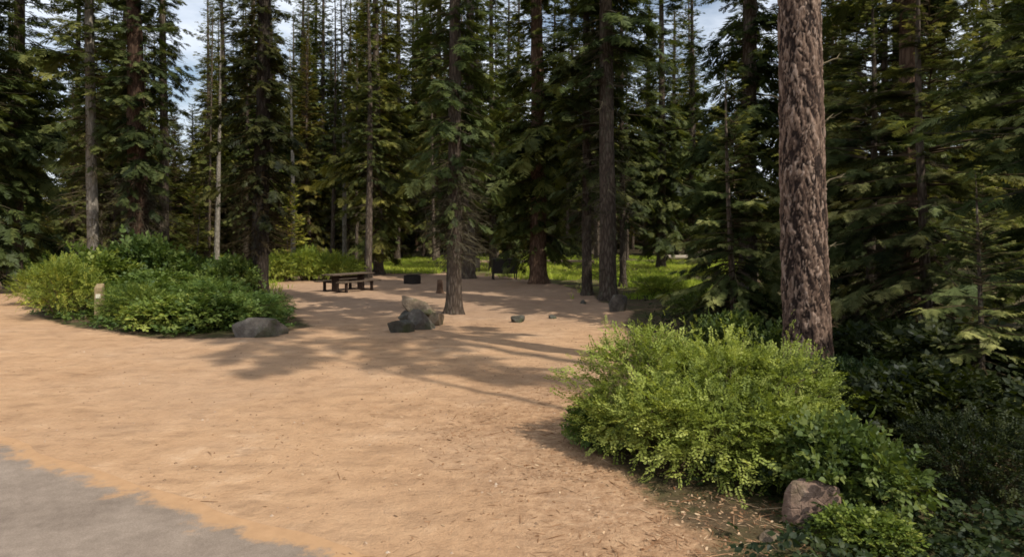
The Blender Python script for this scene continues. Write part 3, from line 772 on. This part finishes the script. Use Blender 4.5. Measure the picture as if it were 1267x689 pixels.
# ------------------------------------------------------------------ shrubs
def shrub_meshes(rg, lumps, nspr, tmpl, size, mat, nstem=26, shoots=0):
    """lumps: (x,y,z,rx,ry,rz) ellipsoids; sprays point outward near their surfaces"""
    fo, st = NB(), NB()
    w = np.array([l[3] * l[4] + l[3] * l[5] for l in lumps]); w = w / w.sum()
    k = rg.choice(len(lumps), nspr, p=w)
    Lm = np.array(lumps)[k]
    dv = unit(rg.normal(0, 1, (nspr, 3))); dv[:, 2] = np.where(dv[:, 2] < -0.55, -dv[:, 2], dv[:, 2])
    rad = 0.45 + 0.6 * rg.random(nspr) ** 0.55
    # lumpy outline
    rad *= 1 + 0.16 * np.sin(dv[:, 0] * 5.1 + k) * np.sin(dv[:, 1] * 4.3 + 2 * k) + rg.normal(0, 0.06, nspr)
    O = Lm[:, :3] + dv * Lm[:, 3:] * rad[:, None]
    hole = fbm(O[:, 0] * 2.6 + 7, O[:, 2] * 2.6 + O[:, 1] * 2.2, 3) < .36      # thin spots where the inside shows
    O[hole, :2] = Lm[hole, :2] + (O[hole, :2] - Lm[hole, :2]) * .6
    O[:, 2] = np.maximum(O[:, 2], 0.05 + 0.1 * rg.random(nspr))
    X = dv * np.array([1, 1, .6]) + rg.normal(0, 0.45, (nspr, 3)); X[:, 2] += 0.15
    up = dv * 0.5 + np.array([0, 0, 0.9]) + rg.normal(0, .25, (nspr, 3))
    S = size * rg.uniform(0.65, 1.3, nspr)
    patch = 0.14 * np.sin(O[:, 0] * 3.1 + 1) * np.sin(O[:, 1] * 2.7) + 0.12 * np.sin(O[:, 2] * 5)
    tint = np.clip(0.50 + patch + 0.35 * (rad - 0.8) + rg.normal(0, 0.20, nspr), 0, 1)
    wch = rg.integers(0, len(tmpl), nspr)
    for j, (tv, tf) in enumerate(tmpl):
        q = wch == j
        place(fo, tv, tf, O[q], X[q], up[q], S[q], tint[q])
    if shoots:
        ks = rg.integers(0, nspr, shoots); E0 = O[ks]; ok = dv[ks, 2] > 0.1
        E0, dz = E0[ok], dv[ks][ok]
        for q_ in np.linspace(0, 1, 6):
            Oq = E0 + (dz * .5 + [0, 0, .7]) * (q_ * rg.uniform(.2, .42, len(E0)))[:, None]
            tv, tf = tmpl[rg.integers(0, len(tmpl))]
            place(fo, tv, tf, Oq, dz + rg.normal(0, .5, dz.shape) + [0, 0, .6], np.tile([0, 0, 1.], (len(E0), 1)) + rg.normal(0, .4, dz.shape), size * .6 * rg.uniform(.6, 1.1, len(E0)), np.clip(.75 + rg.normal(0, .12, len(E0)), 0, 1))
    # stems from the root to random sprays
    q = rg.integers(0, nspr, nstem * 3)
    E = O[q]; cx = np.mean([l[0] for l in lumps]); cy = np.mean([l[1] for l in lumps])
    B = np.stack([cx + (E[:, 0] - cx) * 0.35, cy + (E[:, 1] - cy) * 0.35, np.full(len(E), -0.08)], -1)
    t = np.linspace(0, 1, 5)[None, :, None]
    Pp = B[:, None] * (1 - t) + E[:, None] * t
    Pp[..., 2] += 0.12 * np.sin(t[..., 0] * PI); Pp += rg.normal(0, .02, Pp.shape)
    tubes(st, Pp, np.broadcast_to(np.linspace(0.011, 0.003, 5), Pp.shape[:2]), 4, ref=(1, 0.3, 0), tint=np.clip(rg.normal(.5, .2, len(E)), 0, 1))
    return fo.mesh('foliage', MAT[mat]), st.mesh('stems', MAT['stem'])

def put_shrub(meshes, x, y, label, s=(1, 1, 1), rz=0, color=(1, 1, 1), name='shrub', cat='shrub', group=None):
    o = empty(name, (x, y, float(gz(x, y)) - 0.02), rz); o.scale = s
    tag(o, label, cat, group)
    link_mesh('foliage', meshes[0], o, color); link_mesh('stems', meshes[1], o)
    return o

# the big sunlit bush in front
rgB = np.random.default_rng(31)
big = shrub_meshes(rgB, [(-0.75, 0.55, 0.70, .85, .75, .70), (0.15, 0.25, 0.64, 0.95, .85, .68), (0.85, 0.2, 0.56, .75, .8, .66), (-0.1, -0.45, .42, .9, .75, .52),
                         (-1.2, 0.25, .33, .45, .5, .38), (0.65, -0.55, .35, .65, .55, .42), (-0.75, -.2, .45, .55, .55, .5)], 6800, LEAF_FINE, 0.21, 'bright', 60, shoots=130)
put_shrub(big, 2.45, 7.75, 'large sunlit yellow-green bush on the dirt edge in front of the big pine', name='bush', cat='bush')

def std(seed, tmpl, n, size, mat='shrub'):
    return shrub_meshes(np.random.default_rng(seed), [(0, 0, .55, .95, .9, .5), (.55, .2, .45, .6, .6, .45), (-.5, -.2, .5, .65, .6, .5), (.1, -.5, .35, .6, .5, .35)], n, tmpl, size, mat)
SH_B = [std(51, LEAF_BROAD, 1100, 0.27), std(52, LEAF_BROAD, 1100, 0.25)]
SH_F = [std(53, LEAF_FINE, 1500, 0.24), std(54, LEAF_FINE, 1500, 0.22)]
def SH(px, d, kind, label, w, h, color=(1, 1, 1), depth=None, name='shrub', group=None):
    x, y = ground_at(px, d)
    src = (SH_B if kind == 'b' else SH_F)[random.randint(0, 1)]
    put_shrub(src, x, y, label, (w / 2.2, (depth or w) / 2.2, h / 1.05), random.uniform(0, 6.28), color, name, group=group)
# the thicket at left
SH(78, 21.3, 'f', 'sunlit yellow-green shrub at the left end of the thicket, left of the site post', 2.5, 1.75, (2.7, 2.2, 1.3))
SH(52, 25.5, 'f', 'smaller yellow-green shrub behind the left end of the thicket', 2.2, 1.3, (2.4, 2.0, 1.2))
SH(108, 24.5, 'b', 'green shrub directly behind the wooden site post', 3.0, 1.7, (1.7, 1.55, 1.0))
SH(168, 20.0, 'f', 'low green shrub to the right of the site post', 2.4, 1.0, (1.7, 1.6, 1.1))
SH(214, 18.3, 'b', 'light-leaved low shrub at the front of the thicket on the dirt edge', 2.2, .85, (2.1, 1.9, 1.4))
SH(258, 18.3, 'b', 'dark low shrub between light-leaved shrub and long grey boulder', 2.3, .8, (1.4, 1.4, 1.1))
SH(305, 19.3, 'f', 'low dark shrub directly behind the long grey boulder', 2.4, .8, (1.1, 1.2, 1.0))
SH(195, 23.5, 'b', 'large dark green shrub in the middle of the thicket', 3.6, 1.2, (1.3, 1.3, 1.0))
SH(255, 22.5, 'f', 'rounded green shrub in the thicket left of the dark fir', 3.4, 1.05, (1.4, 1.45, 1.1))
SH(170, 27.0, 'b', 'tall dark shrub at the foot of the thick reddish-brown trunk', 3.4, 2.2, (1.0, 1.05, .95))
SH(225, 28.0, 'b', 'tall dark shrub under the bright sapling', 3.2, 1.6, (1.1, 1.15, 1.0))
SH(285, 25.5, 'b', 'pale-flecked leafy shrub left of the dark fir trunk', 2.4, 1.6, (1.5, 1.45, 1.2))
SH(325, 23.0, 'f', 'low green shrub at the foot of the dark fir trunk', 2.2, .6, (1.1, 1.2, .9))
# strip of brush beyond the track at far left
for px, d, lab, w, h in [(8, 44, 'dark green brush beyond the dirt track at the left edge', 5, 1.4), (48, 46, 'dark green brush beyond the dirt track below the left sky gap', 5, 1.4),
                         (92, 44, 'dark green brush beyond the dirt track behind the site post', 4.5, 1.9)]:
    SH(px, d, 'f', lab, w, h, (1.5, 1.6, 1.0))
# tall sunlit brush behind the picnic table
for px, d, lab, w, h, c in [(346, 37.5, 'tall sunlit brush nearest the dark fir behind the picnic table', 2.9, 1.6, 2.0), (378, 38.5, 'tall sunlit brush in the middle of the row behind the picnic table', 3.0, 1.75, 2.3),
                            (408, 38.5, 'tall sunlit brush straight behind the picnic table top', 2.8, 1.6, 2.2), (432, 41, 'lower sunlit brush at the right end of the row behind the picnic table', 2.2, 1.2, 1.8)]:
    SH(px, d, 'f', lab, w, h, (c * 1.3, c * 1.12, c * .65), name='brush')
# the brush on the right; dark shrubs have shade put into their object colour
SH(905, 13.4, 'b', 'broad-leaved shrub peeking over the top of the big bright bush', 1.5, .95, (1.2, 1.15, 1.0))
SH(968, 12.6, 'b', 'broad-leaved shrub at the left foot of the big pine', 1.2, .75, (.8, .8, .65))
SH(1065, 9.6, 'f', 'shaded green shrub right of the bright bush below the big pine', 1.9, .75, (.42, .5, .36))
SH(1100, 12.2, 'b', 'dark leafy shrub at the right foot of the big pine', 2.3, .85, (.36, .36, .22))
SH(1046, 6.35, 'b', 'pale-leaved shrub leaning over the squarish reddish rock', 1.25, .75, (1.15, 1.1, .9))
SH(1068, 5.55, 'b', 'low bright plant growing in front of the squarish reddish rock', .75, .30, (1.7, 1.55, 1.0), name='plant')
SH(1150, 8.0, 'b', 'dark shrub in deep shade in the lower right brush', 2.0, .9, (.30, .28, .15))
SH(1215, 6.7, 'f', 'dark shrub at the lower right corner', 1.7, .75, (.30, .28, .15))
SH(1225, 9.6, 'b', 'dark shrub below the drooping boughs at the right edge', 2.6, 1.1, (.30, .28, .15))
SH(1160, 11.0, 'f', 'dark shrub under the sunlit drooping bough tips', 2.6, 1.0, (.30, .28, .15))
SH(735, 8.35, 'b', 'small dark-leaved plant at the left foot of the big bright bush', .8, .5, (1.1, 1.2, 1.0), name='plant')
SH(870, 21.0, 'f', 'low green shrub behind the big bright bush left of the big pine', 2.6, .8, (1.3, 1.2, .8))
SH(930, 18.5, 'b', 'dark shrub under the pale thin boughs left of the big pine', 2.4, 1.0, (.5, .55, .45))
SH(815, 29.0, 'f', 'low shrub coloured as if sunlit behind the small upright rock', 2.6, .75, (2.8, 2.4, 1.1))  # object colour raised in place of sunlight

# ------------------------------------------------------------------ grass, ground cover, litter (nobody could count these)
def blades(n, sample, hmin, hmax, wid, name, mat, tint_mu=0.5, tuft=5, color=(1, 1, 1)):
    rg = np.random.default_rng(len(name) + n)
    x, y, k = sample(rg, n)
    n = len(x); x = np.repeat(x, tuft); y = np.repeat(y, tuft); k = np.repeat(k, tuft)
    m = len(x)
    x = x + rg.normal(0, .09, m); y = y + rg.normal(0, .09, m)
    h = rg.uniform(hmin, hmax, m) * k
    az = rg.uniform(0, 2 * PI, m); w = wid * rg.uniform(.6, 1.3, m)
    base = np.stack([x, y, gz(x, y) - 0.02], -1)
    s = np.stack([np.cos(az), np.sin(az), 0 * az], -1) * w[:, None]
    ln = rg.normal(0, .35, (m, 2)) * h[:, None]
    mid = base + np.stack([ln[:, 0] * .3, ln[:, 1] * .3, h * .6], -1); tip = base + np.stack([ln[:, 0], ln[:, 1], h * rg.uniform(.75, 1, m)], -1)
    v = np.stack([base - s, base + s, mid + s * .7, mid - s * .7, tip], 1).reshape(-1, 3)
    b = np.arange(m) * 5
    nb = NB()
    tint = np.clip(tint_mu + (fbm(x * .3, y * .3, 3) - .45) * 1.2 + rg.normal(0, .14, m), 0, 1)
    nb.add(v, np.stack([b, b + 1, b + 2, b + 3], -1), np.repeat(tint, 5))
    nb.f.append(np.stack([b + 3, b + 2, b + 4], -1))
    o = link_mesh(name, nb.mesh(name, MAT[mat]), None, color)
    return o
def meadow(rg, n):
    d = rg.uniform(27, 82, n); px = rg.uniform(-20, 960, n)
    x, y = (px - 633.5) / FPX * d, d
    k = sdist(x, y, SAND) < 0.2 + rg.normal(0, .5, n)
    k &= ~((px < 330) & (d < 40)) & ~((px > 880) & (d < 36))
    k &= fbm(x * .25 + 3, y * .25, 3) > 0.34
    return x[k], y[k], 0.55 + 0.9 * fbm(x[k] * .4, y[k] * .4, 2)
g = blades(36000, meadow, .16, .44, .016, 'grass', 'grass', 0.65, 6, (2.1, 2.1, 1.4))
tag(g, kind='stuff'); tag(g, 'sunlit yellow-green grass growing on the forest floor behind the campsite', 'grass')

def leaf_cover(n, sample, size, name, label, tmpl, mat, color):
    rg = np.random.default_rng(n)
    x, y, k = sample(rg, n); m = len(x)
    az = rg.uniform(0, 2 * PI, m)
    O = np.stack([x, y, gz(x, y) + rg.uniform(.0, .20, m) * k], -1)
    X = np.stack([np.cos(az), np.sin(az), rg.uniform(-.1, .7, m)], -1)
    up = np.stack([rg.normal(0, .3, m), rg.normal(0, .3, m), np.ones(m)], -1)
    nb = NB(); wch = rg.integers(0, len(tmpl), m); tint = np.clip(rg.normal(.45, .2, m), 0, 1); S = size * rg.uniform(.6, 1.3, m) * k
    for j, (tv, tf) in enumerate(tmpl):
        q = wch == j; place(nb, tv, tf, O[q], X[q], up[q], S[q], tint[q])
    o = link_mesh(name, nb.mesh(name, MAT[mat]), None, color)
    tag(o, label, name.replace('_', ' '), kind='stuff')
def right_floor(rg, n):
    d = 4.6 + 24 * rg.random(n) ** 1.3; px = rg.uniform(800, 1330, n)
    x, y = (px - 633.5) / FPX * d, d
    sdv = sdist(x, y, SAND)
    k = (sdv < -0.25) & (rg.random(n) < sstep(.2, 1.2, -sdv)) & (fbm(x * .8, y * .8, 3) > .36)
    return x[k], y[k], 0.7 + .6 * rg.random(k.sum())
leaf_cover(9000, right_floor, .15, 'ground_cover', 'shaded leafy ground cover under the firs on the right', LEAF_BROAD, 'shrub', (.32, .34, .28))  # leaf colour darkened to stand in for the firs' shade
def left_floor(rg, n):
    d = rg.uniform(16.3, 30, n); px = rg.uniform(5, 360, n)
    x, y = (px - 633.5) / FPX * d, d
    sdv = sdist(x, y, SAND)
    k = (sdv < -.1) & (fbm(x * .7, y * .7, 3) > .36)
    return x[k], y[k], 0.7 + .7 * rg.random(k.sum())
leaf_cover(6500, left_floor, .22, 'low_plants', 'low leafy plants filling the ground of the left thicket', LEAF_BROAD, 'shrub', (1.0, 1.05, .85))

def litter():
    rg = np.random.default_rng(99); n = 70000
    x = rg.uniform(-9, 4.5, n); y = 4.6 + 17 * rg.random(n) ** 1.6
    sdv = sdist(x, y, SAND)
    w = np.clip(sstep(3.4, .2, sdv) * sstep(-3.2, .3, x + .25 * (y - 6)) * sstep(15, 9, y), 0, 1) * (0.25 + 1.2 * sstep(.42, .6, fbm(x * 1.1, y * 1.1, 3))) + 0.10 * sstep(.42, .62, fbm(x * .9 + 31, y * .9, 3)) + .012
    k = (rg.random(n) < w) & (road_s(x, y) < 0.15) & (sdv > -1.2)
    x, y = x[k], y[k]; m = len(x)
    az = rg.uniform(0, 2 * PI, m)
    kind = rg.random(m); L_ = np.where(kind < .55, rg.uniform(.02, .065, m), np.where(kind < .95, rg.uniform(.008, .03, m), rg.uniform(.07, .2, m))); Wd = L_ * np.where(kind < .55, rg.uniform(.03, .09, m), np.where(kind < .95, rg.uniform(.2, .6, m), .035))
    d = np.stack([np.cos(az), np.sin(az), rg.normal(0, .12, m)], -1) * L_[:, None]
    s = np.stack([-np.sin(az), np.cos(az), rg.normal(0, .3, m)], -1) * Wd[:, None]
    c = np.stack([x, y, gz(x, y) + .005], -1)
    v = np.stack([c - d - s * .6, c - d * .2 - s, c + d, c + d * .3 + s, c - d + s * .5], 1).reshape(-1, 3)
    b = np.arange(m) * 5; nb = NB()
    nb.add(v, np.stack([b, b + 1, b + 2, b + 3, b + 4], -1), np.repeat(np.clip(rg.normal(.5, .28, m), 0, 1), 5))
    o = link_mesh('bark_litter', nb.mesh('bark_litter', MAT['litter']))
    tag(o, 'scattered bark chips and dry leaves on the dirt beside the bright bush', 'litter', kind='stuff')
litter()

def pebbles():
    rg = np.random.default_rng(123); n = 5200
    x = rg.uniform(-10, 4, n); y = 4.8 + 16 * rg.random(n) ** 1.5
    k = (sdist(x, y, SAND) > -.5) & (road_s(x, y) < .05) & (rg.random(n) < .25 + .9 * sstep(.42, .6, fbm(x * .7 + 5, y * .7 + 60, 3)))
    x, y = x[k], y[k]; m = len(x)
    tv = np.array([(1, 0, 0), (.3, .9, .1), (-.8, .6, 0), (-.9, -.5, .1), (.2, -1, 0), (.15, .1, .75), (-.3, -.1, .6)]); tf = np.array([(0, 1, 5), (1, 2, 5), (2, 6, 5), (2, 3, 6), (3, 4, 6), (4, 5, 6), (4, 0, 5)])
    az = rg.uniform(0, 6.28, m); nb = NB()
    place(nb, tv, tf, np.stack([x, y, gz(x, y) - .002], -1), np.stack([np.cos(az), np.sin(az), 0 * az], -1), np.tile([0, 0, 1.], (m, 1)), .006 + .020 * rg.random(m) ** 3, np.clip(rg.normal(.45, .25, m), 0, 1))
    o = link_mesh('pebbles', nb.mesh('pebbles', MAT['pebble'])); tag(o, 'small loose stones and clods scattered over the dirt', 'pebbles', kind='stuff')
pebbles()

# ------------------------------------------------------------------ rocks
def rock_mesh(seed, dims, mat, cuts=15, rough=0.09, name='rock', sink=1.45):
    """an icosphere-like ball cut by random planes, then roughened"""
    import bmesh
    rg = np.random.default_rng(seed)
    bm = bmesh.new(); bmesh.ops.create_icosphere(bm, subdivisions=4, radius=1)
    v = np.array([q.co[:] for q in bm.verts])
    nr = unit(rg.normal(0, 1, (cuts, 3))); dd = rg.uniform(.46, .78, cuts)
    nr = np.concatenate([nr, [[0, 0, 1], [0, 0, -1]]]); dd = np.concatenate([dd, [.66, .6]])
    for n_, q in zip(nr, dd):
        ex = v @ n_ - q
        v = v - np.where(ex > 0, ex * .985, 0)[:, None] * n_
    v = v * (1 + rough * (fbm(v[:, 0] * 2.3 + seed, v[:, 1] * 2.3 + v[:, 2] * 3.1, 4) - .45))[:, None] + (fbm(v[:, 0] * 9 + v[:, 2] * 5, v[:, 1] * 9 + seed, 3) - .45)[:, None] * .05 * unit(v)
    mn, mxx = v.min(0), v.max(0)
    v = (v - (mn + mxx) / 2) / (mxx - mn) * np.array([dims[0], dims[1], dims[2] * sink])
    v[:, 2] += dims[2] * (1 - sink / 2)
    for q, p in zip(bm.verts, v): q.co = p
    me = bpy.data.meshes.new(name); bm.to_mesh(me); bm.free()
    for p in me.polygons: p.use_smooth = False
    me.materials.append(MAT[mat])
    return me
def rock(px, d, seed, dims, mat, label, rot=(0, 0, 0), z=0.0, name='rock', cat='rock', **kw):
    x, y = ground_at(px, d)
    o = link_mesh(name, rock_mesh(seed, dims, mat, name=name, **kw))
    o.location = (x, y, float(gz(x, y)) + z - 0.02); o.rotation_euler = rot
    tag(o, label, cat)
    return o
rock(321, 17.2, 61, (1.40, .8, .50), 'rock', 'long grey boulder on the dirt at the right front of the leafy thicket', (0, .06, .1), name='boulder', cat='boulder')
rock(497, 17.9, 62, (.80, .6, .36), 'dark_rock', 'flat dark mossy rock at the front left of the rock pile', (0, 0, .3))
rock(523, 18.6, 63, (.75, .6, .62), 'rock', 'pale grey wedge-shaped rock in front of the rock pile beside the fir', (.1, -.35, .5), z=.0)
rock(516, 19.6, 64, (1.25, .55, .42), 'tan_rock', 'long tan mossy slab tilted on top of the rock pile', (0, .28, -.15), z=.30, sink=1.05)
rock(512, 19.7, 65, (.9, .7, .5), 'dark_rock', 'dark rock underneath the tilted tan slab', (0, 0, .8))
rock(540, 19.4, 75, (.55, .5, .42), 'tan_rock', 'tan mossy rock at the right end of the pile, next to the fir trunk', (0, 0, 1.1))
rock(763, 22.6, 90, (.80, .62, .60), 'rock', 'small upright grey rock standing behind the bright bush', (0, .15, .9))
rock(641, 20.0, 67, (.48, .35, .22), 'dark_rock', 'small dark stone lying alone on the open dirt right of the fir', (0, 0, .3))
rock(684, 20.8, 68, (.26, .22, .14), 'dark_rock', 'tiny dark stone between the lone dark stone and the upright rock', (0, 0, .3))
rock(1006, 6.0, 69, (.54, .42, .42), 'red_rock', 'squarish reddish rock at the right foot of the big bright bush', (0, 0, .08), name='boulder', cat='boulder', cuts=7, rough=.1)
rock(951, 5.75, 70, (.2, .16, .09), 'tan_rock', 'small pale stone in front of the squarish reddish rock', (0, 0, .5))
rock(94, 21.0, 71, (.55, .3, .14), 'tan_rock', 'low pale stone on the dirt left of the site post', (0, 0, .1))
rock(722, 25.5, 72, (.30, .25, .16), 'dark_rock', 'small stone at the edge of the shade left of the upright rock', (0, 0, 1))

# ------------------------------------------------------------------ built things
import bmesh
def box(bm, c, s, rot=None, bev=0.0):
    m = Matrix.Translation(c) @ (rot.to_4x4() if rot else Matrix()) @ Matrix.Diagonal((*s, 1))
    r = bmesh.ops.create_cube(bm, size=1, matrix=m)
    if bev:
        es = list({e for v in r['verts'] for e in v.link_edges})
        bmesh.ops.bevel(bm, geom=es, offset=bev, segments=2, affect='EDGES')
def bar(bm, a, b, w, h=None, bev=0.004):
    a, b = Vector(a), Vector(b); d = b - a
    box(bm, (a + b) / 2, (d.length, w, h or w), d.to_track_quat('X', 'Z').to_matrix(), bev)
def cyl(bm, c, r, h, seg=24, r2=None, axis=None):
    m = Matrix.Translation(c) @ (Vector(axis).to_track_quat('Z', 'Y').to_matrix().to_4x4() if axis else Matrix())
    bmesh.ops.create_cone(bm, cap_ends=True, segments=seg, radius1=r, radius2=r if r2 is None else r2, depth=h, matrix=m)
def part(name, bm, mat, parent=None, smooth=False):
    me = bpy.data.meshes.new(name); bm.to_mesh(me); bm.free(); me.materials.append(MAT[mat])
    if smooth:
        for p in me.polygons: p.use_smooth = True
    return link_mesh(name, me, parent)

def picnic_table():
    x, y = ground_at(431, 31.0)
    z = float(gz(x, y))
    o = empty('picnic_table', (x, y, z), R(57))
    o.scale = (1.12, 1.12, 1.08); tag(o, 'brown wooden picnic table with attached benches on the open dirt', 'picnic table')
    L_ = 2.35
    bm = bmesh.new()
    for k in range(5): box(bm, (0, -.30 + .15 * k, .755), (L_, .142, .045), bev=.006)
    part('tabletop', bm, 'plank', o)
    for s in (-1, 1):
        bm = bmesh.new()
        for k in (-.075, .075): box(bm, (0, s * .66 + k, .455), (L_, .142, .045), bev=.006)
        part('bench', bm, 'plank', o)
    for s in (-1, 1):
        e = s * .72
        bm = bmesh.new()
        bar(bm, (e, -.28, .715), (e, .28, .715), .08, .05)
        box(bm, (e, 0, .36), (.11, .34, .70), bev=.01)
        bar(bm, (e, -.72, .415), (e, .72, .415), .08, .07)
        box(bm, (e, -.66, .19), (.09, .12, .40), bev=.01); box(bm, (e, .66, .19), (.09, .12, .40), bev=.01)
        bar(bm, (e, -.70, .035), (e, .70, .035), .09, .06)
        part('leg_frame', bm, 'dark_wood', o)
    bm = bmesh.new(); bar(bm, (-.70, 0, .62), (.70, 0, .62), .06, .10); part('stretcher', bm, 'dark_wood', o)
picnic_table()

def fire_ring():
    x, y = ground_at(510, 36.0); z = float(gz(x, y))
    o = empty('fire_ring', (x, y, z), .3); tag(o, 'low round dark steel fire ring with a grate behind the picnic area', 'fire ring')
    bm = bmesh.new()
    n = 40
    for r1, r2, z0, z1 in ((.47, .455, -.02, .46),):
        vs = []
        for (r, zz) in ((r1, z0), (r1, z1), (r2, z1), (r2, z0)):
            vs.append([bm.verts.new((r * math.cos(i / n * 2 * PI), r * math.sin(i / n * 2 * PI), zz)) for i in range(n)])
        for k in range(3):
            for i in range(n): bm.faces.new((vs[k][i], vs[k][(i + 1) % n], vs[k + 1][(i + 1) % n], vs[k + 1][i]))
    part('ring', bm, 'steel', o)
    bm = bmesh.new()
    for k in range(11):
        yy = -.26 + .052 * k; bar(bm, (-.30, yy, .50), (.30, yy, .50), .014, bev=0)
    for xx in (-.30, .30): bar(bm, (xx, -.28, .50), (xx, .28, .50), .02, bev=0)
    gr = part('grate', bm, 'steel', o)
    bm = bmesh.new(); bar(bm, (.31, -.16, .50), (.46, -.16, .53), .016, bev=0); bar(bm, (.31, .16, .50), (.46, .16, .53), .016, bev=0); bar(bm, (.46, -.17, .53), (.46, .17, .53), .018, bev=0)
    part('handle', bm, 'steel', gr)
    bm = bmesh.new()
    for a_ in (0.4, 2.5, 4.6): box(bm, (.2 * math.cos(a_), .2 * math.sin(a_), .05), (.34, .08, .08), Matrix.Rotation(a_, 3, 'Z'), .015)
    part('charred_wood', bm, 'dark_wood', o)
fire_ring()

def food_locker(px, d, label, rz, s=1.0):
    x, y = ground_at(px, d); z = float(gz(x, y))
    o = empty('food_locker', (x, y, z), rz); o.scale = (s,) * 3
    tag(o, label, 'food locker')
    w, dp, h, zb = 1.5, .85, .86, .36
    bm = bmesh.new(); box(bm, (0, 0, zb + h / 2), (w, dp, h), bev=.02); part('body', bm, 'locker', o)
    bm = bmesh.new(); box(bm, (0, -.02, zb + h + .018), (w + .06, dp + .10, .03), bev=.008); part('lid', bm, 'locker', o)
    for sgn in (-1, 1):
        bm = bmesh.new(); box(bm, (sgn * .362, -dp / 2 - .011, zb + h / 2), (.69, .02, h - .12), bev=.006)
        dr = part('door', bm, 'locker', o)
        bm = bmesh.new(); bar(bm, (sgn * .08, -dp / 2 - .04, zb + .38), (sgn * .08, -dp / 2 - .04, zb + .58), .03); part('handle', bm, 'steel', dr)
    for sx in (-1, 1):
        for sy in (-1, 1):
            bm = bmesh.new(); box(bm, (sx * (w / 2 - .06), sy * (dp / 2 - .06), zb / 2 - .01), (.07, .07, zb + .02), bev=.006)
            box(bm, (sx * (w / 2 - .06), sy * (dp / 2 - .06), .012), (.14, .14, .02))
            part('leg', bm, 'steel', o)
food_locker(624, 39.5, 'dark brown metal food locker on short legs left of the stout reddish fir', R(8))
food_locker(582, 46.0, 'distant dark food locker half hidden behind the fir on the dirt', R(30), .8)

def site_post():
    x, y = ground_at(123, 21.0); z = float(gz(x, y))
    o = empty('site_post', (x, y, z), .25); tag(o, 'short weathered tan wooden campsite post with a pale plate in front of the thicket', 'post')
    bm = bmesh.new()
    w = .115
    lo = [bm.verts.new((sx * w, sy * w, -.1)) for sx, sy in ((-1, -1), (1, -1), (1, 1), (-1, 1))]
    hi = [bm.verts.new((sx * w, sy * w, 1.0 + (.12 if sy > 0 else 0))) for sx, sy in ((-1, -1), (1, -1), (1, 1), (-1, 1))]
    bm.faces.new(lo[::-1]); bm.faces.new(hi)
    for i in range(4): bm.faces.new((lo[i], lo[(i + 1) % 4], hi[(i + 1) % 4], hi[i]))
    bmesh.ops.bevel(bm, geom=list(bm.edges), offset=.012, segments=2, affect='EDGES')
    part('post', bm, 'post', o)
    bm = bmesh.new(); box(bm, (0, -w - .008, .72), (.14, .012, .14), bev=.003); part('plate', bm, 'plate', o)
site_post()

def stump():
    x, y = ground_at(544, 30.0); z = float(gz(x, y))
    o = empty('stump', (x, y, z)); tag(o, 'short narrow reddish stump on the dirt left of the fir trunk', 'stump')
    zs = np.array([-.1, 0, .08, .2, .4, .58, .60]); rr = np.array([.24, .22, .17, .14, .13, .12, .0]); n = 14
    a_ = np.arange(n) / n * 2 * PI
    rad = rr[:, None] * (1 + .12 * np.sin(3 * a_ + 1)[None] + .08 * np.sin(5 * a_)[None])
    v = np.stack([rad * np.cos(a_), rad * np.sin(a_), np.broadcast_to(zs[:, None], rad.shape) + np.where(zs > .5, .05, 0)[:, None] * np.sin(a_)], -1)
    ii = np.arange(len(zs) * n).reshape(len(zs), n); jj = np.roll(ii, -1, 1)
    nb = NB(); nb.add(v.reshape(-1, 3), np.stack([ii[:-1], jj[:-1], jj[1:], ii[1:]], -1).reshape(-1, 4))
    link_mesh('trunk', nb.mesh('trunk', MAT['red_bark'], True), o)
stump()

def fallen_log(pxa, pxb, d, r, mat, label, rise=0.0):
    xa, _ = ground_at(pxa, d); xb, _ = ground_at(pxb, d)
    L_ = xb - xa; xc = (xa + xb) / 2
    o = empty('fallen_log', (xc, d, float(gz(xc, d))), R(-4)); tag(o, label, 'log')
    k = 16; t = np.linspace(-.5, .5, k); rg = np.random.default_rng(int(d))
    P_ = np.stack([t * L_, .12 * np.sin(t * 4), r * .8 + rise + .05 * np.sin(t * 5)], -1)
    rad = r * (1.05 - .25 * (t + .5)) * (1 + rg.normal(0, .03, k))
    nb = NB(); tubes(nb, P_[None], rad[None], 14, cap=True)
    link_mesh('trunk', nb.mesh('trunk', MAT[mat], True), o)
    nb = NB()
    for q in (4, 8, 11):
        e = P_[q] + np.array([.25, rg.normal(0, .3), .45]); tubes(nb, np.stack([P_[q], (P_[q] + e) / 2, e])[None], np.array([[.05, .035, .012]]), 5)
    link_mesh('branch_stub', nb.mesh('branch_stub', MAT[mat]), o)
fallen_log(818, 897, 66.0, .26, 'log', 'pale bleached fallen log lying in the grass left of the big pine', .15)
fallen_log(570, 735, 58.0, .24, 'log_dark', 'long brown fallen log lying in the grass behind the food locker')

# ------------------------------------------------------------------ camera and render settings
cam = bpy.data.cameras.new('camera'); co_ = bpy.data.objects.new('camera', cam); COL.objects.link(co_)
co_.location = (0, 0, CAM_H); co_.rotation_euler = (R(90), 0, 0)
cam.sensor_width = 36; cam.lens = 36 * FPX / 1267; cam.shift_y = -(344.5 - HORIZON) / 1267
cam.clip_start = 0.05; cam.clip_end = 2000
scene.camera = co_
scene.view_settings.view_transform = 'Standard'; scene.view_settings.look = 'None'; scene.view_settings.exposure = 0
scene.render.engine = 'CYCLES'
cy = scene.cycles
cy.max_bounces = 5; cy.diffuse_bounces = 3; cy.glossy_bounces = 1; cy.transmission_bounces = 3; cy.transparent_max_bounces = 4
cy.use_denoising = True; cy.use_adaptive_sampling = True; cy.adaptive_threshold = 0.02
cy.filter_width = 1.7
